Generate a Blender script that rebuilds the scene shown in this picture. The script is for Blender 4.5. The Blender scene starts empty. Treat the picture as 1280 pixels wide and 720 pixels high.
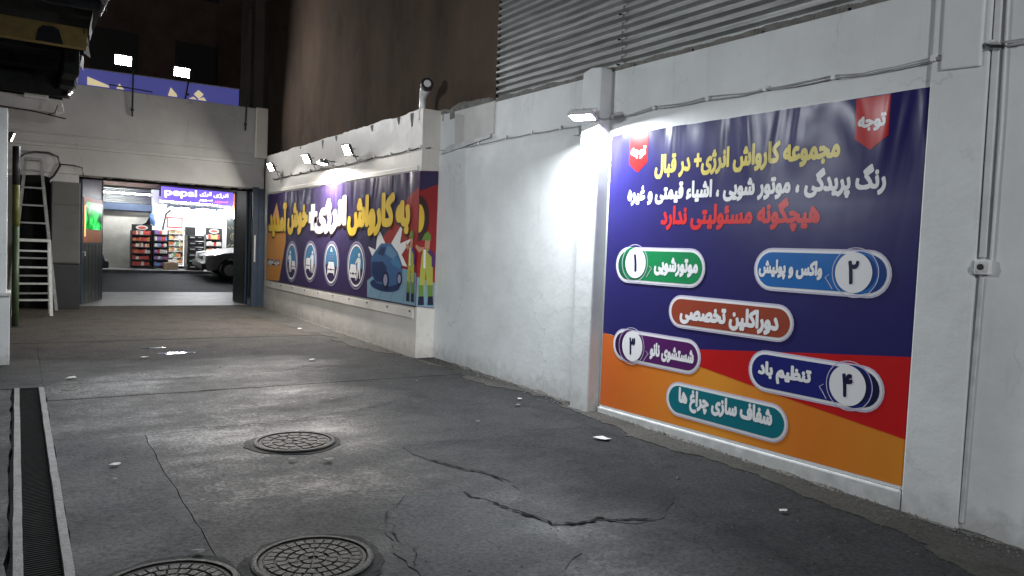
import bpy, bmesh, math, random
from mathutils import Vector, Matrix, noise as mnoise
from mathutils.geometry import interpolate_bezier
random.seed(7)
rad = math.radians
scene = bpy.context.scene
col = scene.collection

# ------------------------------------------------------------------ camera
cam = bpy.data.objects.new('camera', bpy.data.cameras.new('camera'))
col.objects.link(cam)
cam.data.sensor_width = 36.0
cam.data.lens = 36.0 * 934.7 / 1280.0
cam.data.clip_start = 0.05
cam.data.clip_end = 500
YAW, PITCH, ROLL = rad(33.633), rad(2.747), rad(2.266)
F = Vector((math.sin(YAW) * math.cos(PITCH), math.cos(YAW) * math.cos(PITCH), -math.sin(PITCH)))
R0 = Vector((math.cos(YAW), -math.sin(YAW), 0))
U0 = R0.cross(F)
RR = R0 * math.cos(ROLL) + U0 * math.sin(ROLL)
UU = U0 * math.cos(ROLL) - R0 * math.sin(ROLL)
cam.matrix_world = Matrix(((RR.x, UU.x, -F.x, 0), (RR.y, UU.y, -F.y, 0), (RR.z, UU.z, -F.z, 1.6), (0, 0, 0, 1)))
scene.camera = cam

# ------------------------------------------------------------------ night sky, moonlight, exposure
world = bpy.data.worlds.new('World')
scene.world = world
world.use_nodes = True
wn, wl = world.node_tree.nodes, world.node_tree.links
bg = wn['Background']
sky = wn.new('ShaderNodeTexSky')
sky.sky_type = 'NISHITA'
sky.sun_disc = False
sky.sun_elevation = rad(15)
sky.sun_rotation = rad(210)
wl.new(sky.outputs[0], bg.inputs[0])
bg.inputs[1].default_value = 0.006
sun = bpy.data.objects.new('moonlight', bpy.data.lights.new('moonlight', 'SUN'))
sun.data.energy = 0.006
sun.data.angle = rad(10)
sun.data.color = (0.8, 0.88, 1.0)
sun.rotation_euler = (rad(35), 0, rad(150))
col.objects.link(sun)
scene.view_settings.view_transform = 'Standard'
scene.view_settings.look = 'None'
scene.view_settings.gamma = 1.0
scene.view_settings.exposure = 0.12
scene.view_settings.use_curve_mapping = False
scene.cycles.sample_clamp_indirect = 4.0
scene.cycles.max_bounces = 8
# lamp radiance (LED faces)
L_PILASTER, L_WALL, L_DOWN, L_POLE, L_LEFT, L_NEAR, L_BACK, L_SHOP = 1950, 560, 3200, 620, 14, 880, 1300, 30

# ------------------------------------------------------------------ materials
MATS = {}
def _new(name):
    m = bpy.data.materials.new(name); m.use_nodes = True
    MATS[name] = m
    return m, m.node_tree.nodes, m.node_tree.links, m.node_tree.nodes['Principled BSDF']
def _noise(n, l, vec, scale, detail=5, rough=0.6):
    t = n.new('ShaderNodeTexNoise'); t.inputs['Scale'].default_value = scale
    t.inputs['Detail'].default_value = detail; t.inputs['Roughness'].default_value = rough
    l.new(vec, t.inputs['Vector']); return t.outputs['Fac']
def _ramp(n, l, fac, stops):
    r = n.new('ShaderNodeValToRGB'); e = r.color_ramp.elements
    while len(e) < len(stops): e.new(0.5)
    for el, (p, c) in zip(e, stops):
        el.position = p; el.color = (c, c, c, 1) if isinstance(c, (int, float)) else (*c, 1)
    l.new(fac, r.inputs[0]); return r.outputs[0]
def _mix(n, l, fac, a, b, mode='MIX'):
    m = n.new('ShaderNodeMix'); m.data_type = 'RGBA'; m.blend_type = mode
    for sock, v in ((m.inputs[0], fac), (m.inputs[6], a), (m.inputs[7], b)):
        if isinstance(v, (int, float)): sock.default_value = v
        elif isinstance(v, tuple): sock.default_value = (*v, 1)
        else: l.new(v, sock)
    return m.outputs[2]
def _math(n, l, op, a, b=None, clamp=False):
    m = n.new('ShaderNodeMath'); m.operation = op; m.use_clamp = clamp
    for sock, v in ((m.inputs[0], a), (m.inputs[1], b)):
        if v is None: continue
        if isinstance(v, (int, float)): sock.default_value = v
        else: l.new(v, sock)
    return m.outputs[0]
def _bump(n, l, h, strength, dist, b, prev=None):
    bp = n.new('ShaderNodeBump'); bp.inputs['Strength'].default_value = strength
    bp.inputs['Distance'].default_value = dist; l.new(h, bp.inputs['Height'])
    if prev: l.new(prev, bp.inputs['Normal'])
    l.new(bp.outputs[0], b.inputs['Normal']); return bp.outputs[0]
def _pos(n, l):
    g = n.new('ShaderNodeNewGeometry'); return g.outputs['Position']
def mat(name, c, rough=0.6, metal=0.0, var=0.25, scale=6.0, bump=0.0, bscale=40.0, c2=None, coat=0.0):
    m, n, l, b = _new(name)
    p = _pos(n, l)
    f = _noise(n, l, p, scale)
    f = _ramp(n, l, f, [(0.3, 0.0), (0.7, 1.0)])
    dark = c2 if c2 else tuple(x * (1 - var) for x in c)
    l.new(_mix(n, l, f, dark, c), b.inputs['Base Color'])
    b.inputs['Metallic'].default_value = metal
    fr = _noise(n, l, p, scale * 3)
    l.new(_math(n, l, 'MULTIPLY_ADD', fr, 0.24) if False else _math(n, l, 'ADD', _math(n, l, 'MULTIPLY', fr, 0.24), rough - 0.12, True), b.inputs['Roughness'])
    if coat: b.inputs['Coat Weight'].default_value = coat
    if bump: _bump(n, l, _noise(n, l, p, bscale), bump, 0.02, b)
    return m
def emit(name, c, s):
    m, n, l, b = _new(name)
    b.inputs['Base Color'].default_value = (*c, 1)
    b.inputs['Emission Color'].default_value = (*c, 1)
    b.inputs['Emission Strength'].default_value = s
    b.inputs['Roughness'].default_value = 0.3
    return m

def wall_paint(name, c, grime, base_z, zslope=0.0, rough=0.5):
    """white emulsion on uneven render: trowel relief, drips and splashed grime with a ragged top"""
    m, n, l, b = _new(name)
    p = _pos(n, l)
    sep = n.new('ShaderNodeSeparateXYZ'); l.new(p, sep.inputs[0])
    n1 = _noise(n, l, p, 1.3, 6); n2 = _noise(n, l, p, 9, 6); n3 = _noise(n, l, p, 60, 4)
    base = _mix(n, l, _ramp(n, l, n1, [(0.35, 0.0), (0.68, 1.0)]), tuple(x * 0.83 for x in c), c)
    # vertical drips
    mp = n.new('ShaderNodeMapping'); mp.inputs['Scale'].default_value = (5, 5, 0.35); l.new(p, mp.inputs[0])
    dr = _ramp(n, l, _noise(n, l, mp.outputs[0], 2.0, 4), [(0.60, 0.0), (0.74, 0.16)])
    base = _mix(n, l, dr, base, tuple(x * 0.55 for x in grime))
    # scuffs
    sc = _ramp(n, l, _noise(n, l, p, 3.1, 8, 0.75), [(0.62, 0.0), (0.70, 0.22)])
    base = _mix(n, l, sc, base, grime)
    vo = n.new('ShaderNodeTexVoronoi'); vo.feature = 'DISTANCE_TO_EDGE'; vo.inputs['Scale'].default_value = 0.55
    wv = n.new('ShaderNodeVectorMath'); wv.operation = 'ADD'; l.new(p, wv.inputs[0])
    nz = n.new('ShaderNodeTexNoise'); nz.inputs['Scale'].default_value = 2.6; nz.inputs['Detail'].default_value = 8; l.new(p, nz.inputs['Vector'])
    l.new(nz.outputs['Color'], wv.inputs[1]); l.new(wv.outputs[0], vo.inputs['Vector'])
    hc = _math(n, l, 'MULTIPLY', _ramp(n, l, vo.outputs[0], [(0.0, 0.42), (0.005, 0.0)]), _ramp(n, l, _noise(n, l, p, 0.8, 2), [(0.50, 0.0), (0.60, 1.0)]))
    base = _mix(n, l, hc, base, tuple(x * 0.6 for x in grime))
    rp = _ramp(n, l, _noise(n, l, p, 0.75, 3), [(0.52, 0.0), (0.535, 0.22)])
    base = _mix(n, l, rp, base, tuple(x * 0.82 for x in c))
    # splash grime near the floor, ragged edge
    h = _math(n, l, 'SUBTRACT', sep.outputs[2], _math(n, l, 'ADD', _math(n, l, 'MULTIPLY', sep.outputs[1], zslope), base_z))
    h = _math(n, l, 'ADD', h, _math(n, l, 'MULTIPLY', _math(n, l, 'SUBTRACT', n2, 0.5), 0.55))
    sp = _ramp(n, l, h, [(0.0, 0.5), (0.22, 0.0)])
    base = _mix(n, l, sp, base, grime)
    l.new(base, b.inputs['Base Color'])
    l.new(_math(n, l, 'ADD', _math(n, l, 'MULTIPLY', n2, 0.3), rough - 0.15), b.inputs['Roughness'])
    nb = _bump(n, l, n1, 0.35, 0.04, b)
    nb = _bump(n, l, n2, 0.10, 0.014, b, nb)
    _bump(n, l, n3, 0.06, 0.004, b, nb)
    return m
wall_paint('white_wall', (0.70, 0.72, 0.73), (0.30, 0.29, 0.27), -0.07, 0.0125)
wall_paint('far_white_wall', (0.72, 0.68, 0.63), (0.30, 0.27, 0.24), -0.07, 0.0125)
wall_paint('gate_white_wall', (0.56, 0.56, 0.56), (0.2, 0.2, 0.2), -0.2, 0.0)
mat('patch_paint', (0.52, 0.52, 0.50), 0.6, var=0.12, scale=3, bump=0.3, bscale=14)
mat('ledge_paint', (0.58, 0.59, 0.59), 0.6, var=0.3, scale=7, bump=0.3, bscale=20)
mat('raw_cement', (0.22, 0.21, 0.195), 0.85, var=0.45, scale=9, bump=0.6, bscale=30)

def brown_wall():
    m, n, l, b = _new('brown_render')
    p = _pos(n, l)
    mp = n.new('ShaderNodeMapping'); mp.inputs['Scale'].default_value = (1, 1.0, 0.45); l.new(p, mp.inputs[0])
    a = _ramp(n, l, _noise(n, l, mp.outputs[0], 0.7, 7, 0.62), [(0.30, 0.0), (0.75, 1.0)])
    d = _ramp(n, l, _noise(n, l, p, 2.2, 8, 0.7), [(0.35, 0.0), (0.7, 1.0)])
    c = _mix(n, l, a, (0.050, 0.036, 0.028), (0.140, 0.098, 0.070))
    c = _mix(n, l, _math(n, l, 'MULTIPLY', d, 0.55), c, (0.085, 0.070, 0.058))
    l.new(c, b.inputs['Base Color']); b.inputs['Roughness'].default_value = 0.95; b.inputs['Specular IOR Level'].default_value = 0.05
    nb = _bump(n, l, d, 0.5, 0.03, b); _bump(n, l, _noise(n, l, p, 45), 0.4, 0.01, b, nb)
brown_wall()

def floor_mat(name, dry, wet, wetbias, rmin=0.13, rmax=0.8, gloss_relief=0.4, dust=False):
    m, n, l, b = _new(name)
    p = _pos(n, l)
    sep = n.new('ShaderNodeSeparateXYZ'); l.new(p, sep.inputs[0])
    mp = n.new('ShaderNodeMapping'); mp.inputs['Scale'].default_value = (0.55, 1.0, 1.0); l.new(p, mp.inputs[0])
    big = _noise(n, l, mp.outputs[0], 0.9, 6, 0.62)
    mid = _noise(n, l, p, 5.5, 7, 0.68); fine = _noise(n, l, p, 38, 6, 0.7); grit = _noise(n, l, p, 170, 3, 0.6)
    # the hosed-down stretch lies between the drain and the middle of the alley, the gate end and wall foot stay dry
    def band(s, lo0, lo1, hi0, hi1):
        r = n.new('ShaderNodeMapRange'); r.interpolation_type = 'SMOOTHSTEP'
        r.inputs[1].default_value = lo0; r.inputs[2].default_value = lo1; l.new(s, r.inputs[0])
        q = n.new('ShaderNodeMapRange'); q.interpolation_type = 'SMOOTHSTEP'
        q.inputs[1].default_value = hi0; q.inputs[2].default_value = hi1
        q.inputs[3].default_value = 1; q.inputs[4].default_value = 0; l.new(s, q.inputs[0])
        return _math(n, l, 'MULTIPLY', r.outputs[0], q.outputs[0])
    reg = _math(n, l, 'MULTIPLY', band(sep.outputs[0], -3, -1, 2.6, 4.9), band(sep.outputs[1], 0.0, 2.0, 9.0, 12.5))
    w = _math(n, l, 'ADD', _math(n, l, 'MULTIPLY', reg, 0.46), _math(n, l, 'ADD', _math(n, l, 'MULTIPLY', big, 0.60), wetbias - 0.38))
    w = _math(n, l, 'ADD', w, _math(n, l, 'MULTIPLY', _math(n, l, 'SUBTRACT', mid, 0.5), 0.18))
    wet_f = _ramp(n, l, w, [(0.30, 0.0), (0.70, 1.0)])
    sp = _noise(n, l, p, 2.3, 9, 0.74)
    if dust:
        d = n.new('ShaderNodeMapRange'); d.interpolation_type = 'SMOOTHSTEP'; d.inputs[1].default_value = 9.5; d.inputs[2].default_value = 14.0
        l.new(_math(n, l, 'ADD', sep.outputs[1], _math(n, l, 'MULTIPLY', _math(n, l, 'SUBTRACT', big, 0.5), 6.0)), d.inputs[0])
        dryc = _mix(n, l, d.outputs[0], dry, (0.066, 0.058, 0.050))
    else: dryc = dry
    c = _mix(n, l, wet_f, dryc, wet)
    c = _mix(n, l, _ramp(n, l, sp, [(0.36, 0.42), (0.52, 0.0)]), c, tuple(x * 0.40 for x in wet))
    c = _mix(n, l, _ramp(n, l, sp, [(0.56, 0.0), (0.76, 0.35)]), c, tuple(min(1, x * 1.9) for x in dry))
    c = _mix(n, l, _ramp(n, l, fine, [(0.35, 0.6), (0.55, 0.0)]), c, tuple(x * 0.35 for x in wet))
    c = _mix(n, l, _ramp(n, l, grit, [(0.60, 0.0), (0.75, 0.5)]), c, tuple(min(1, x * 2.4) for x in dry))
    l.new(c, b.inputs['Base Color'])
    rf = _math(n, l, 'ADD', wet_f, _math(n, l, 'MULTIPLY', _math(n, l, 'SUBTRACT', fine, 0.5), 0.9))
    l.new(_ramp(n, l, rf, [(0.0, rmax), (0.5, rmax * 0.75), (1.0, rmin)]), b.inputs['Roughness'])
    l.new(_ramp(n, l, wet_f, [(0.0, 0.07), (1.0, 0.33)]), b.inputs['Specular IOR Level'])
    nb = _bump(n, l, mid, 0.09, 0.03, b)
    nb = _bump(n, l, fine, gloss_relief, 0.016, b, nb)
    _bump(n, l, grit, 0.4, 0.003, b, nb)
floor_mat('wet_concrete', (0.036, 0.037, 0.039), (0.014, 0.015, 0.017), 0.12, 0.135, dust=True)
floor_mat('dark_concrete', (0.024, 0.024, 0.025), (0.013, 0.014, 0.015), 0.02, 0.24)
floor_mat('pale_concrete', (0.060, 0.064, 0.067), (0.033, 0.036, 0.039), 0.06, 0.21)
floor_mat('dusty_concrete', (0.062, 0.060, 0.056), (0.06, 0.056, 0.05), -0.35)
floor_mat('patch_concrete', (0.031, 0.032, 0.034), (0.014, 0.015, 0.017), 0.08, 0.18)
floor_mat('asphalt', (0.030, 0.031, 0.034), (0.02, 0.021, 0.024), 0.1, 0.3)
floor_mat('street_paving', (0.26, 0.26, 0.265), (0.18, 0.185, 0.19), 0.35, 0.25, 0.5, 0.1)
mat('crack_dirt', (0.022, 0.022, 0.022), 0.9, var=0.4)
mat('wall_foot_dirt', (0.16, 0.15, 0.135), 0.95, var=0.6, scale=14, bump=1.0, bscale=50)

def corrugated():
    m, n, l, b = _new('galvanised')
    p = _pos(n, l)
    mp = n.new('ShaderNodeMapping'); mp.inputs['Scale'].default_value = (1, 0.5, 6); l.new(p, mp.inputs[0])
    a = _noise(n, l, mp.outputs[0], 2.5, 7, 0.7)
    c = _mix(n, l, _ramp(n, l, a, [(0.3, 0.0), (0.75, 1.0)]), (0.25, 0.255, 0.25), (0.52, 0.53, 0.52))
    l.new(c, b.inputs['Base Color']); b.inputs['Metallic'].default_value = 0.55
    l.new(_math(n, l, 'ADD', _math(n, l, 'MULTIPLY', a, 0.3), 0.28), b.inputs['Roughness'])
    _bump(n, l, _noise(n, l, p, 20), 0.12, 0.01, b)
corrugated()
mat('dark_steel', (0.045, 0.048, 0.052), 0.5, 0.5, scale=8, bump=0.1)
mat('cast_iron', (0.019, 0.018, 0.0165), 0.42, 0.0, var=0.5, scale=20, bump=0.5, bscale=70)
mat('black_iron', (0.016, 0.016, 0.017), 0.6, var=0.5, scale=20)
mat('drain_concrete', (0.17, 0.17, 0.168), 0.55, var=0.45, scale=9, bump=0.5, bscale=35)
mat('black_gap', (0.012, 0.012, 0.013), 0.8)
mat('gate_green', (0.045, 0.058, 0.055), 0.35, 0.2, var=0.35, scale=5, bump=0.1)
mat('gate_blue', (0.030, 0.052, 0.085), 0.4, 0.2, var=0.4, scale=5, bump=0.1)
mat('aluminium', (0.62, 0.63, 0.60), 0.42, 0.7, var=0.3, scale=10)
mat('old_aluminium', (0.34, 0.35, 0.35), 0.5, 0.5, var=0.4, scale=10)
mat('yellow_paint', (0.20, 0.135, 0.02), 0.6, var=0.5, scale=5, bump=0.2)
mat('green_yellow_paint', (0.16, 0.17, 0.04), 0.5, var=0.4, scale=5)
mat('canopy_dark', (0.022, 0.024, 0.027), 0.65, 0.1, var=0.5, scale=4, bump=0.2)
mat('canopy_white', (0.25, 0.25, 0.27), 0.5, var=0.2)
mat('grey_board', (0.11, 0.115, 0.11), 0.6, var=0.25, scale=3, bump=0.1)
mat('white_plastic', (0.68, 0.69, 0.68), 0.35, var=0.12)
mat('grey_plastic', (0.62, 0.63, 0.63), 0.4, var=0.15)
mat('black_plastic', (0.02, 0.02, 0.022), 0.4, var=0.3)
mat('cable_grey', (0.42, 0.42, 0.42), 0.5, var=0.3)
mat('cable_black', (0.02, 0.02, 0.02), 0.5, var=0.3)
mat('paper', (0.45, 0.45, 0.44), 0.7, var=0.15)
mat('stone_bit', (0.12, 0.117, 0.11), 0.8, var=0.5)
mat('lamp_housing', (0.10, 0.105, 0.11), 0.45, 0.4, var=0.3)
mat('lamp_housing_white', (0.6, 0.61, 0.62), 0.4, var=0.1)
MATS['cast_iron'].node_tree.nodes['Principled BSDF'].inputs['Specular IOR Level'].default_value = 0.16
for nm in ('black_iron', 'black_gap', 'canopy_dark', 'crack_dirt'): MATS[nm].node_tree.nodes['Principled BSDF'].inputs['Specular IOR Level'].default_value = 0.06
COOL, WARM = (0.91, 0.965, 1.0), (1.0, 0.93, 0.83)
emit('led_pilaster', COOL, L_PILASTER); emit('led_wall', WARM, L_WALL); emit('led_down', (1, 0.95, 0.9), L_DOWN)
emit('led_pole', (0.97, 0.98, 1.0), L_POLE); emit('led_left', (1, 0.85, 0.62), L_LEFT); emit('led_near', (0.91, 0.965, 1.0), L_NEAR)
emit('led_back', (0.93, 0.97, 1.0), L_BACK); emit('shop_tube', (0.95, 0.98, 1.0), L_SHOP * 6)

def vinyl(name, c, rough=0.30, wr=1.0, c2=None, oy=0.0):
    """printed banner vinyl: flat ink colour, tension folds fanning from the top corners as relief"""
    m, n, l, b = _new(name)
    p = _pos(n, l)
    f = _noise(n, l, p, 2.0, 3)
    l.new(_mix(n, l, f, c2 if c2 else tuple(x * 0.9 for x in c), c), b.inputs['Base Color'])
    b.inputs['Roughness'].default_value = rough
    b.inputs['Specular IOR Level'].default_value = 0.32
    mp = n.new('ShaderNodeMapping'); mp.inputs['Rotation'].default_value = (rad(-28), 0, 0)
    mp.inputs['Scale'].default_value = (1, 1.9, 0.5); l.new(p, mp.inputs[0])
    w = n.new('ShaderNodeTexNoise'); w.inputs['Scale'].default_value = 1.25; w.inputs['Detail'].default_value = 1.5
    w.inputs['Roughness'].default_value = 0.4; w.inputs['Distortion'].default_value = 0.9; l.new(mp.outputs[0], w.inputs['Vector']); w = w.outputs['Fac']
    sep = n.new('ShaderNodeSeparateXYZ'); l.new(p, sep.inputs[0])
    top = n.new('ShaderNodeMapRange'); top.interpolation_type = 'SMOOTHSTEP'
    top.inputs[1].default_value = 2.05; top.inputs[2].default_value = 2.8
    top.inputs[3].default_value = 0.05; top.inputs[4].default_value = 1.0; l.new(sep.outputs[2], top.inputs[0])
    h = _math(n, l, 'MULTIPLY', w, top.outputs[0])
    nb = _bump(n, l, h, 0.55 * wr, 0.14, b)
    _bump(n, l, _noise(n, l, p, 1.6, 2), 0.08, 0.05, b, nb)
    return m
for nm, c in dict(navy=(0.021, 0.018, 0.115), red=(0.50, 0.011, 0.013), orange=(0.60, 0.15, 0.018), amber=(0.63, 0.22, 0.022),
                  white=(0.78, 0.78, 0.80), yellow=(0.72, 0.60, 0.16), redtext=(0.58, 0.025, 0.028), lilac=(0.55, 0.52, 0.66),
                  green=(0.010, 0.22, 0.075), blue=(0.012, 0.13, 0.42), deepblue=(0.014, 0.018, 0.16), brown=(0.30, 0.055, 0.028),
                  purple=(0.085, 0.014, 0.11), teal=(0.006, 0.15, 0.19), ink=(0.012, 0.012, 0.05), darkgreen=(0.01, 0.10, 0.05), darkblue=(0.01, 0.045, 0.2),
                  darkpurple=(0.035, 0.008, 0.06)).items():
    vinyl('v_' + nm, c)
nt = MATS['v_orange'].node_tree; ob = nt.nodes['Principled BSDF']             # the print runs from red-orange through amber back to orange
sp_ = nt.nodes.new('ShaderNodeSeparateXYZ'); nt.links.new(_pos(nt.nodes, nt.links), sp_.inputs[0])
mr_ = nt.nodes.new('ShaderNodeMapRange'); mr_.inputs[1].default_value = 5.8; mr_.inputs[2].default_value = 2.65; nt.links.new(sp_.outputs[1], mr_.inputs[0])
nt.links.new(_ramp(nt.nodes, nt.links, mr_.outputs[0], [(0.0, (0.56, 0.115, 0.022)), (0.22, (0.62, 0.17, 0.022)), (0.48, (0.68, 0.27, 0.03)), (0.75, (0.60, 0.17, 0.02)), (1.0, (0.62, 0.22, 0.025))]), ob.inputs['Base Color'])
for nm, c in dict(navy=(0.040, 0.026, 0.085), orange=(0.62, 0.26, 0.055), gold=(0.78, 0.52, 0.06), white=(0.75, 0.74, 0.74), red=(0.32, 0.022, 0.025),
                  sky=(0.06, 0.20, 0.36), dark=(0.02, 0.02, 0.045), lilac=(0.30, 0.28, 0.40), carblue=(0.05, 0.12, 0.27), cardark=(0.018, 0.035, 0.11),
                  glass=(0.12, 0.24, 0.38), tile=(0.20, 0.33, 0.42), lime=(0.40, 0.40, 0.07), green=(0.14, 0.24, 0.05), skin=(0.50, 0.26, 0.15),
                  shirt=(0.09, 0.03, 0.14), peach=(0.72, 0.36, 0.16), brownink=(0.05, 0.02, 0.02)).items():
    vinyl('f_' + nm, c, 0.34, 0.8)

# ------------------------------------------------------------------ mesh helpers
ROOTM = {}
class MB:
    def __init__(s): s.v = []; s.f = []
    def add(s, vs, fs):
        o = len(s.v); s.v += [tuple(v) for v in vs]; s.f += [tuple(i + o for i in f) for f in fs]; return s
    def box(s, x0, x1, y0, y1, z0, z1):
        return s.add([(x0, y0, z0), (x1, y0, z0), (x1, y1, z0), (x0, y1, z0), (x0, y0, z1), (x1, y0, z1), (x1, y1, z1), (x0, y1, z1)],
                     [(0, 3, 2, 1), (4, 5, 6, 7), (0, 1, 5, 4), (1, 2, 6, 5), (2, 3, 7, 6), (3, 0, 4, 7)])
    def prism(s, pts, axis, a, b):
        """polygon pts in the plane across axis, swept from a to b"""
        def P(p, t): return {'x': (t, p[0], p[1]), 'y': (p[0], t, p[1]), 'z': (p[0], p[1], t)}[axis]
        n = len(pts)
        return s.add([P(p, a) for p in pts] + [P(p, b) for p in pts],
                     [tuple(range(n))[::-1], tuple(range(n, 2 * n))] + [(i, (i + 1) % n, n + (i + 1) % n, n + i) for i in range(n)])
    def tube(s, pts, r, seg=8, caps=True):
        pts = [Vector(p) for p in pts]; rings = []
        for i, p in enumerate(pts):
            d = (pts[min(i + 1, len(pts) - 1)] - pts[max(i - 1, 0)]).normalized()
            a = d.orthogonal().normalized(); 
            if abs(d.z) < 0.95: a = Vector((0, 0, 1)).cross(d).normalized()
            c = d.cross(a); rr = r[i] if isinstance(r, (list, tuple)) else r
            rings.append([p + (a * math.cos(t) + c * math.sin(t)) * rr for t in [2 * math.pi * k / seg for k in range(seg)]])
        o = []; f = []
        for i in range(len(rings) - 1):
            for k in range(seg):
                f.append((i * seg + k, i * seg + (k + 1) % seg, (i + 1) * seg + (k + 1) % seg, (i + 1) * seg + k))
        if caps: f += [tuple(range(seg))[::-1], tuple((len(rings) - 1) * seg + k for k in range(seg))]
        return s.add([v for rg in rings for v in rg], f)
    def lathe(s, prof, c, seg=32):
        """(r, z) profile turned about the vertical through c"""
        vs = []; f = []; n = len(prof)
        for k in range(seg):
            t = 2 * math.pi * k / seg
            for r, z in prof: vs.append((c[0] + r * math.cos(t), c[1] + r * math.sin(t), c[2] + z))
        for k in range(seg):
            for i in range(n - 1):
                f.append((k * n + i, ((k + 1) % seg) * n + i, ((k + 1) % seg) * n + i + 1, k * n + i + 1))
        return s.add(vs, f)
    def poly(s, pts): return s.add(pts, [tuple(range(len(pts)))])
    def build(s, name, m, parent=None, bevel=0.0, smooth=False, world=True):
        me = bpy.data.meshes.new(name)
        vs = s.v
        if parent is not None and world:
            inv = ROOTM[parent.name].inverted(); vs = [inv @ Vector(v) for v in vs]
        me.from_pydata([tuple(v) for v in vs], [], s.f); me.validate()
        bm = bmesh.new(); bm.from_mesh(me); bmesh.ops.recalc_face_normals(bm, faces=bm.faces); bm.to_mesh(me); bm.free()
        me.materials.append(MATS[m] if isinstance(m, str) else m)
        if smooth: me.polygons.foreach_set('use_smooth', [True] * len(me.polygons))
        o = bpy.data.objects.new(name, me); col.objects.link(o)
        if parent is not None:
            o.parent = parent; ROOTM[o.name] = ROOTM[parent.name]
        else: ROOTM[o.name] = Matrix.Identity(4)
        if bevel:
            b = o.modifiers.new('bevel', 'BEVEL'); b.width = bevel; b.segments = 2; b.limit_method = 'ANGLE'; b.angle_limit = rad(40)
        return o
def tag(o, label=None, cat=None, group=None, kind=None):
    if label: o['label'] = label
    if cat: o['category'] = cat
    if group: o['group'] = group
    if kind: o['kind'] = kind
    return o
def thing(name, label, cat, loc=(0, 0, 0), mat4=None, group=None):
    o = bpy.data.objects.new(name, None); col.objects.link(o)
    M = mat4 if mat4 is not None else Matrix.Translation(loc)
    o.matrix_world = M; ROOTM[o.name] = M.copy(); o.empty_display_size = 0.1
    return tag(o, label, cat, group)
def copy_tree(o, parent=None):
    c = o.copy(); col.objects.link(c)
    if parent is not None: c.parent = parent
    for ch in list(o.children): copy_tree(ch, c)
    return c
def fz(y):                                                       # height of the alley floor: it rises gently to the gate
    return 0.0125 * (min(y, 17.6) - 5.9)
def wob(x, y, z, s, a): return mnoise.noise(Vector((x * s, y * s, z * s))) * a

# ------------------------------------------------------------------ ground, slabs, drain, street
g = MB()
g.add([(-30, -20, fz(-20) - 0.05), (40, -20, fz(-20) - 0.05), (40, 17.6, fz(17.6) - 0.05), (-30, 17.6, fz(17.6) - 0.05),
       (40, 21.3, 0.14), (-30, 21.3, 0.14), (40, 26.4, 0.42), (-30, 26.4, 0.42), (40, 90, 0.42), (-30, 90, 0.42)],
      [(0, 1, 2, 3), (3, 2, 4, 5), (5, 4, 6, 7), (7, 6, 8, 9)])
ground = tag(g.build('ground', 'dark_concrete'), kind='structure')
def slab(outline, m, dz=0.0, th=0.045, step=0.12, wig=0.018, name='slab'):
    """a cast slab: outline walked in small steps with a chipped edge, top following the floor"""
    pts = []
    for i, p in enumerate(outline):
        q = outline[(i + 1) % len(outline)]
        d = math.hypot(q[0] - p[0], q[1] - p[1]); k = max(1, int(d / step))
        for j in range(k):
            t = j / k; x = p[0] + (q[0] - p[0]) * t; y = p[1] + (q[1] - p[1]) * t
            pts.append((x + wob(x, y, 1, 3.1, wig) + wob(x, y, 5, 11, wig * .5), y + wob(x, y, 9, 3.1, wig) + wob(x, y, 3, 11, wig * .5)))
    b = MB(); n = len(pts)
    b.add([(x, y, fz(y) + dz) for x, y in pts] + [(x, y, fz(y) + dz - th) for x, y in pts],
          [tuple(range(n))] + [(i, (i + 1) % n, n + (i + 1) % n, n + i) for i in range(n)])
    return b.build(name, m, ground)
G = 0.0035
ys = [-6, 1.3, 6.58, 8.2, 9.0, 12.2, 17.55]
slab([(-6, -6), (-0.03, -6), (-0.03, 8.9), (-6, 8.9)], 'wet_concrete', -0.004)
slab([(-6, 8.92), (0.25 - G, 8.92), (0.25 - G, 12.2 - G), (-6, 12.2 - G)], 'wet_concrete', 0.0)
for i in range(len(ys) - 1):
    y0, y1 = ys[i] + G, ys[i + 1] - G
    if i == 1:
        slab([(0.25, y0), (0.868 - G, y0), (0.868 - G, y1), (0.25, y1)], 'pale_concrete', 0.002)
        slab([(0.868 + G, y0), (4.98, y0), (4.98, y1), (0.868 + G, y1)], 'wet_concrete', -0.001)
    elif i == 4:
        slab([(0.25, y0), (4.98, y0), (4.98, y1), (0.25, y1)], 'wet_concrete', 0.0)
    elif i == 5:
        slab([(-6, y0), (4.98, y0), (4.98, y1), (-6, y1)], 'wet_concrete', 0.003)
    else:
        slab([(0.25, y0), (4.98, y0), (4.98, y1), (0.25, y1)], 'wet_concrete', random.uniform(-0.003, 0.003))
slab([(2.64, 5.46), (2.61, 5.04), (2.68, 4.87), (2.84, 4.60), (2.90, 4.29), (2.86, 4.10), (2.60, 3.93), (2.70, 3.70), (2.73, 3.55), (2.84, 3.49), (3.0, 3.44), (3.2, 3.30), (3.42, 3.30), (3.62, 3.42), (3.79, 3.56), (3.95, 3.87), (4.18, 4.20), (4.54, 4.82), (4.70, 5.30), (4.17, 5.38), (3.63, 5.36), (3.03, 5.43)],
     'patch_concrete', 0.0022, 0.010, 0.06, 0.06, 'repair_patch')
slab([(2.50, 4.45), (2.53, 4.09), (2.63, 3.68), (2.68, 3.41), (2.57, 3.14), (2.38, 2.91), (1.96, 2.75), (1.70, 3.0), (1.66, 3.4), (1.84, 4.04), (2.10, 4.36)],
     'pale_concrete', 0.0035, 0.012, 0.06, 0.06, 'repair_patch')
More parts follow.
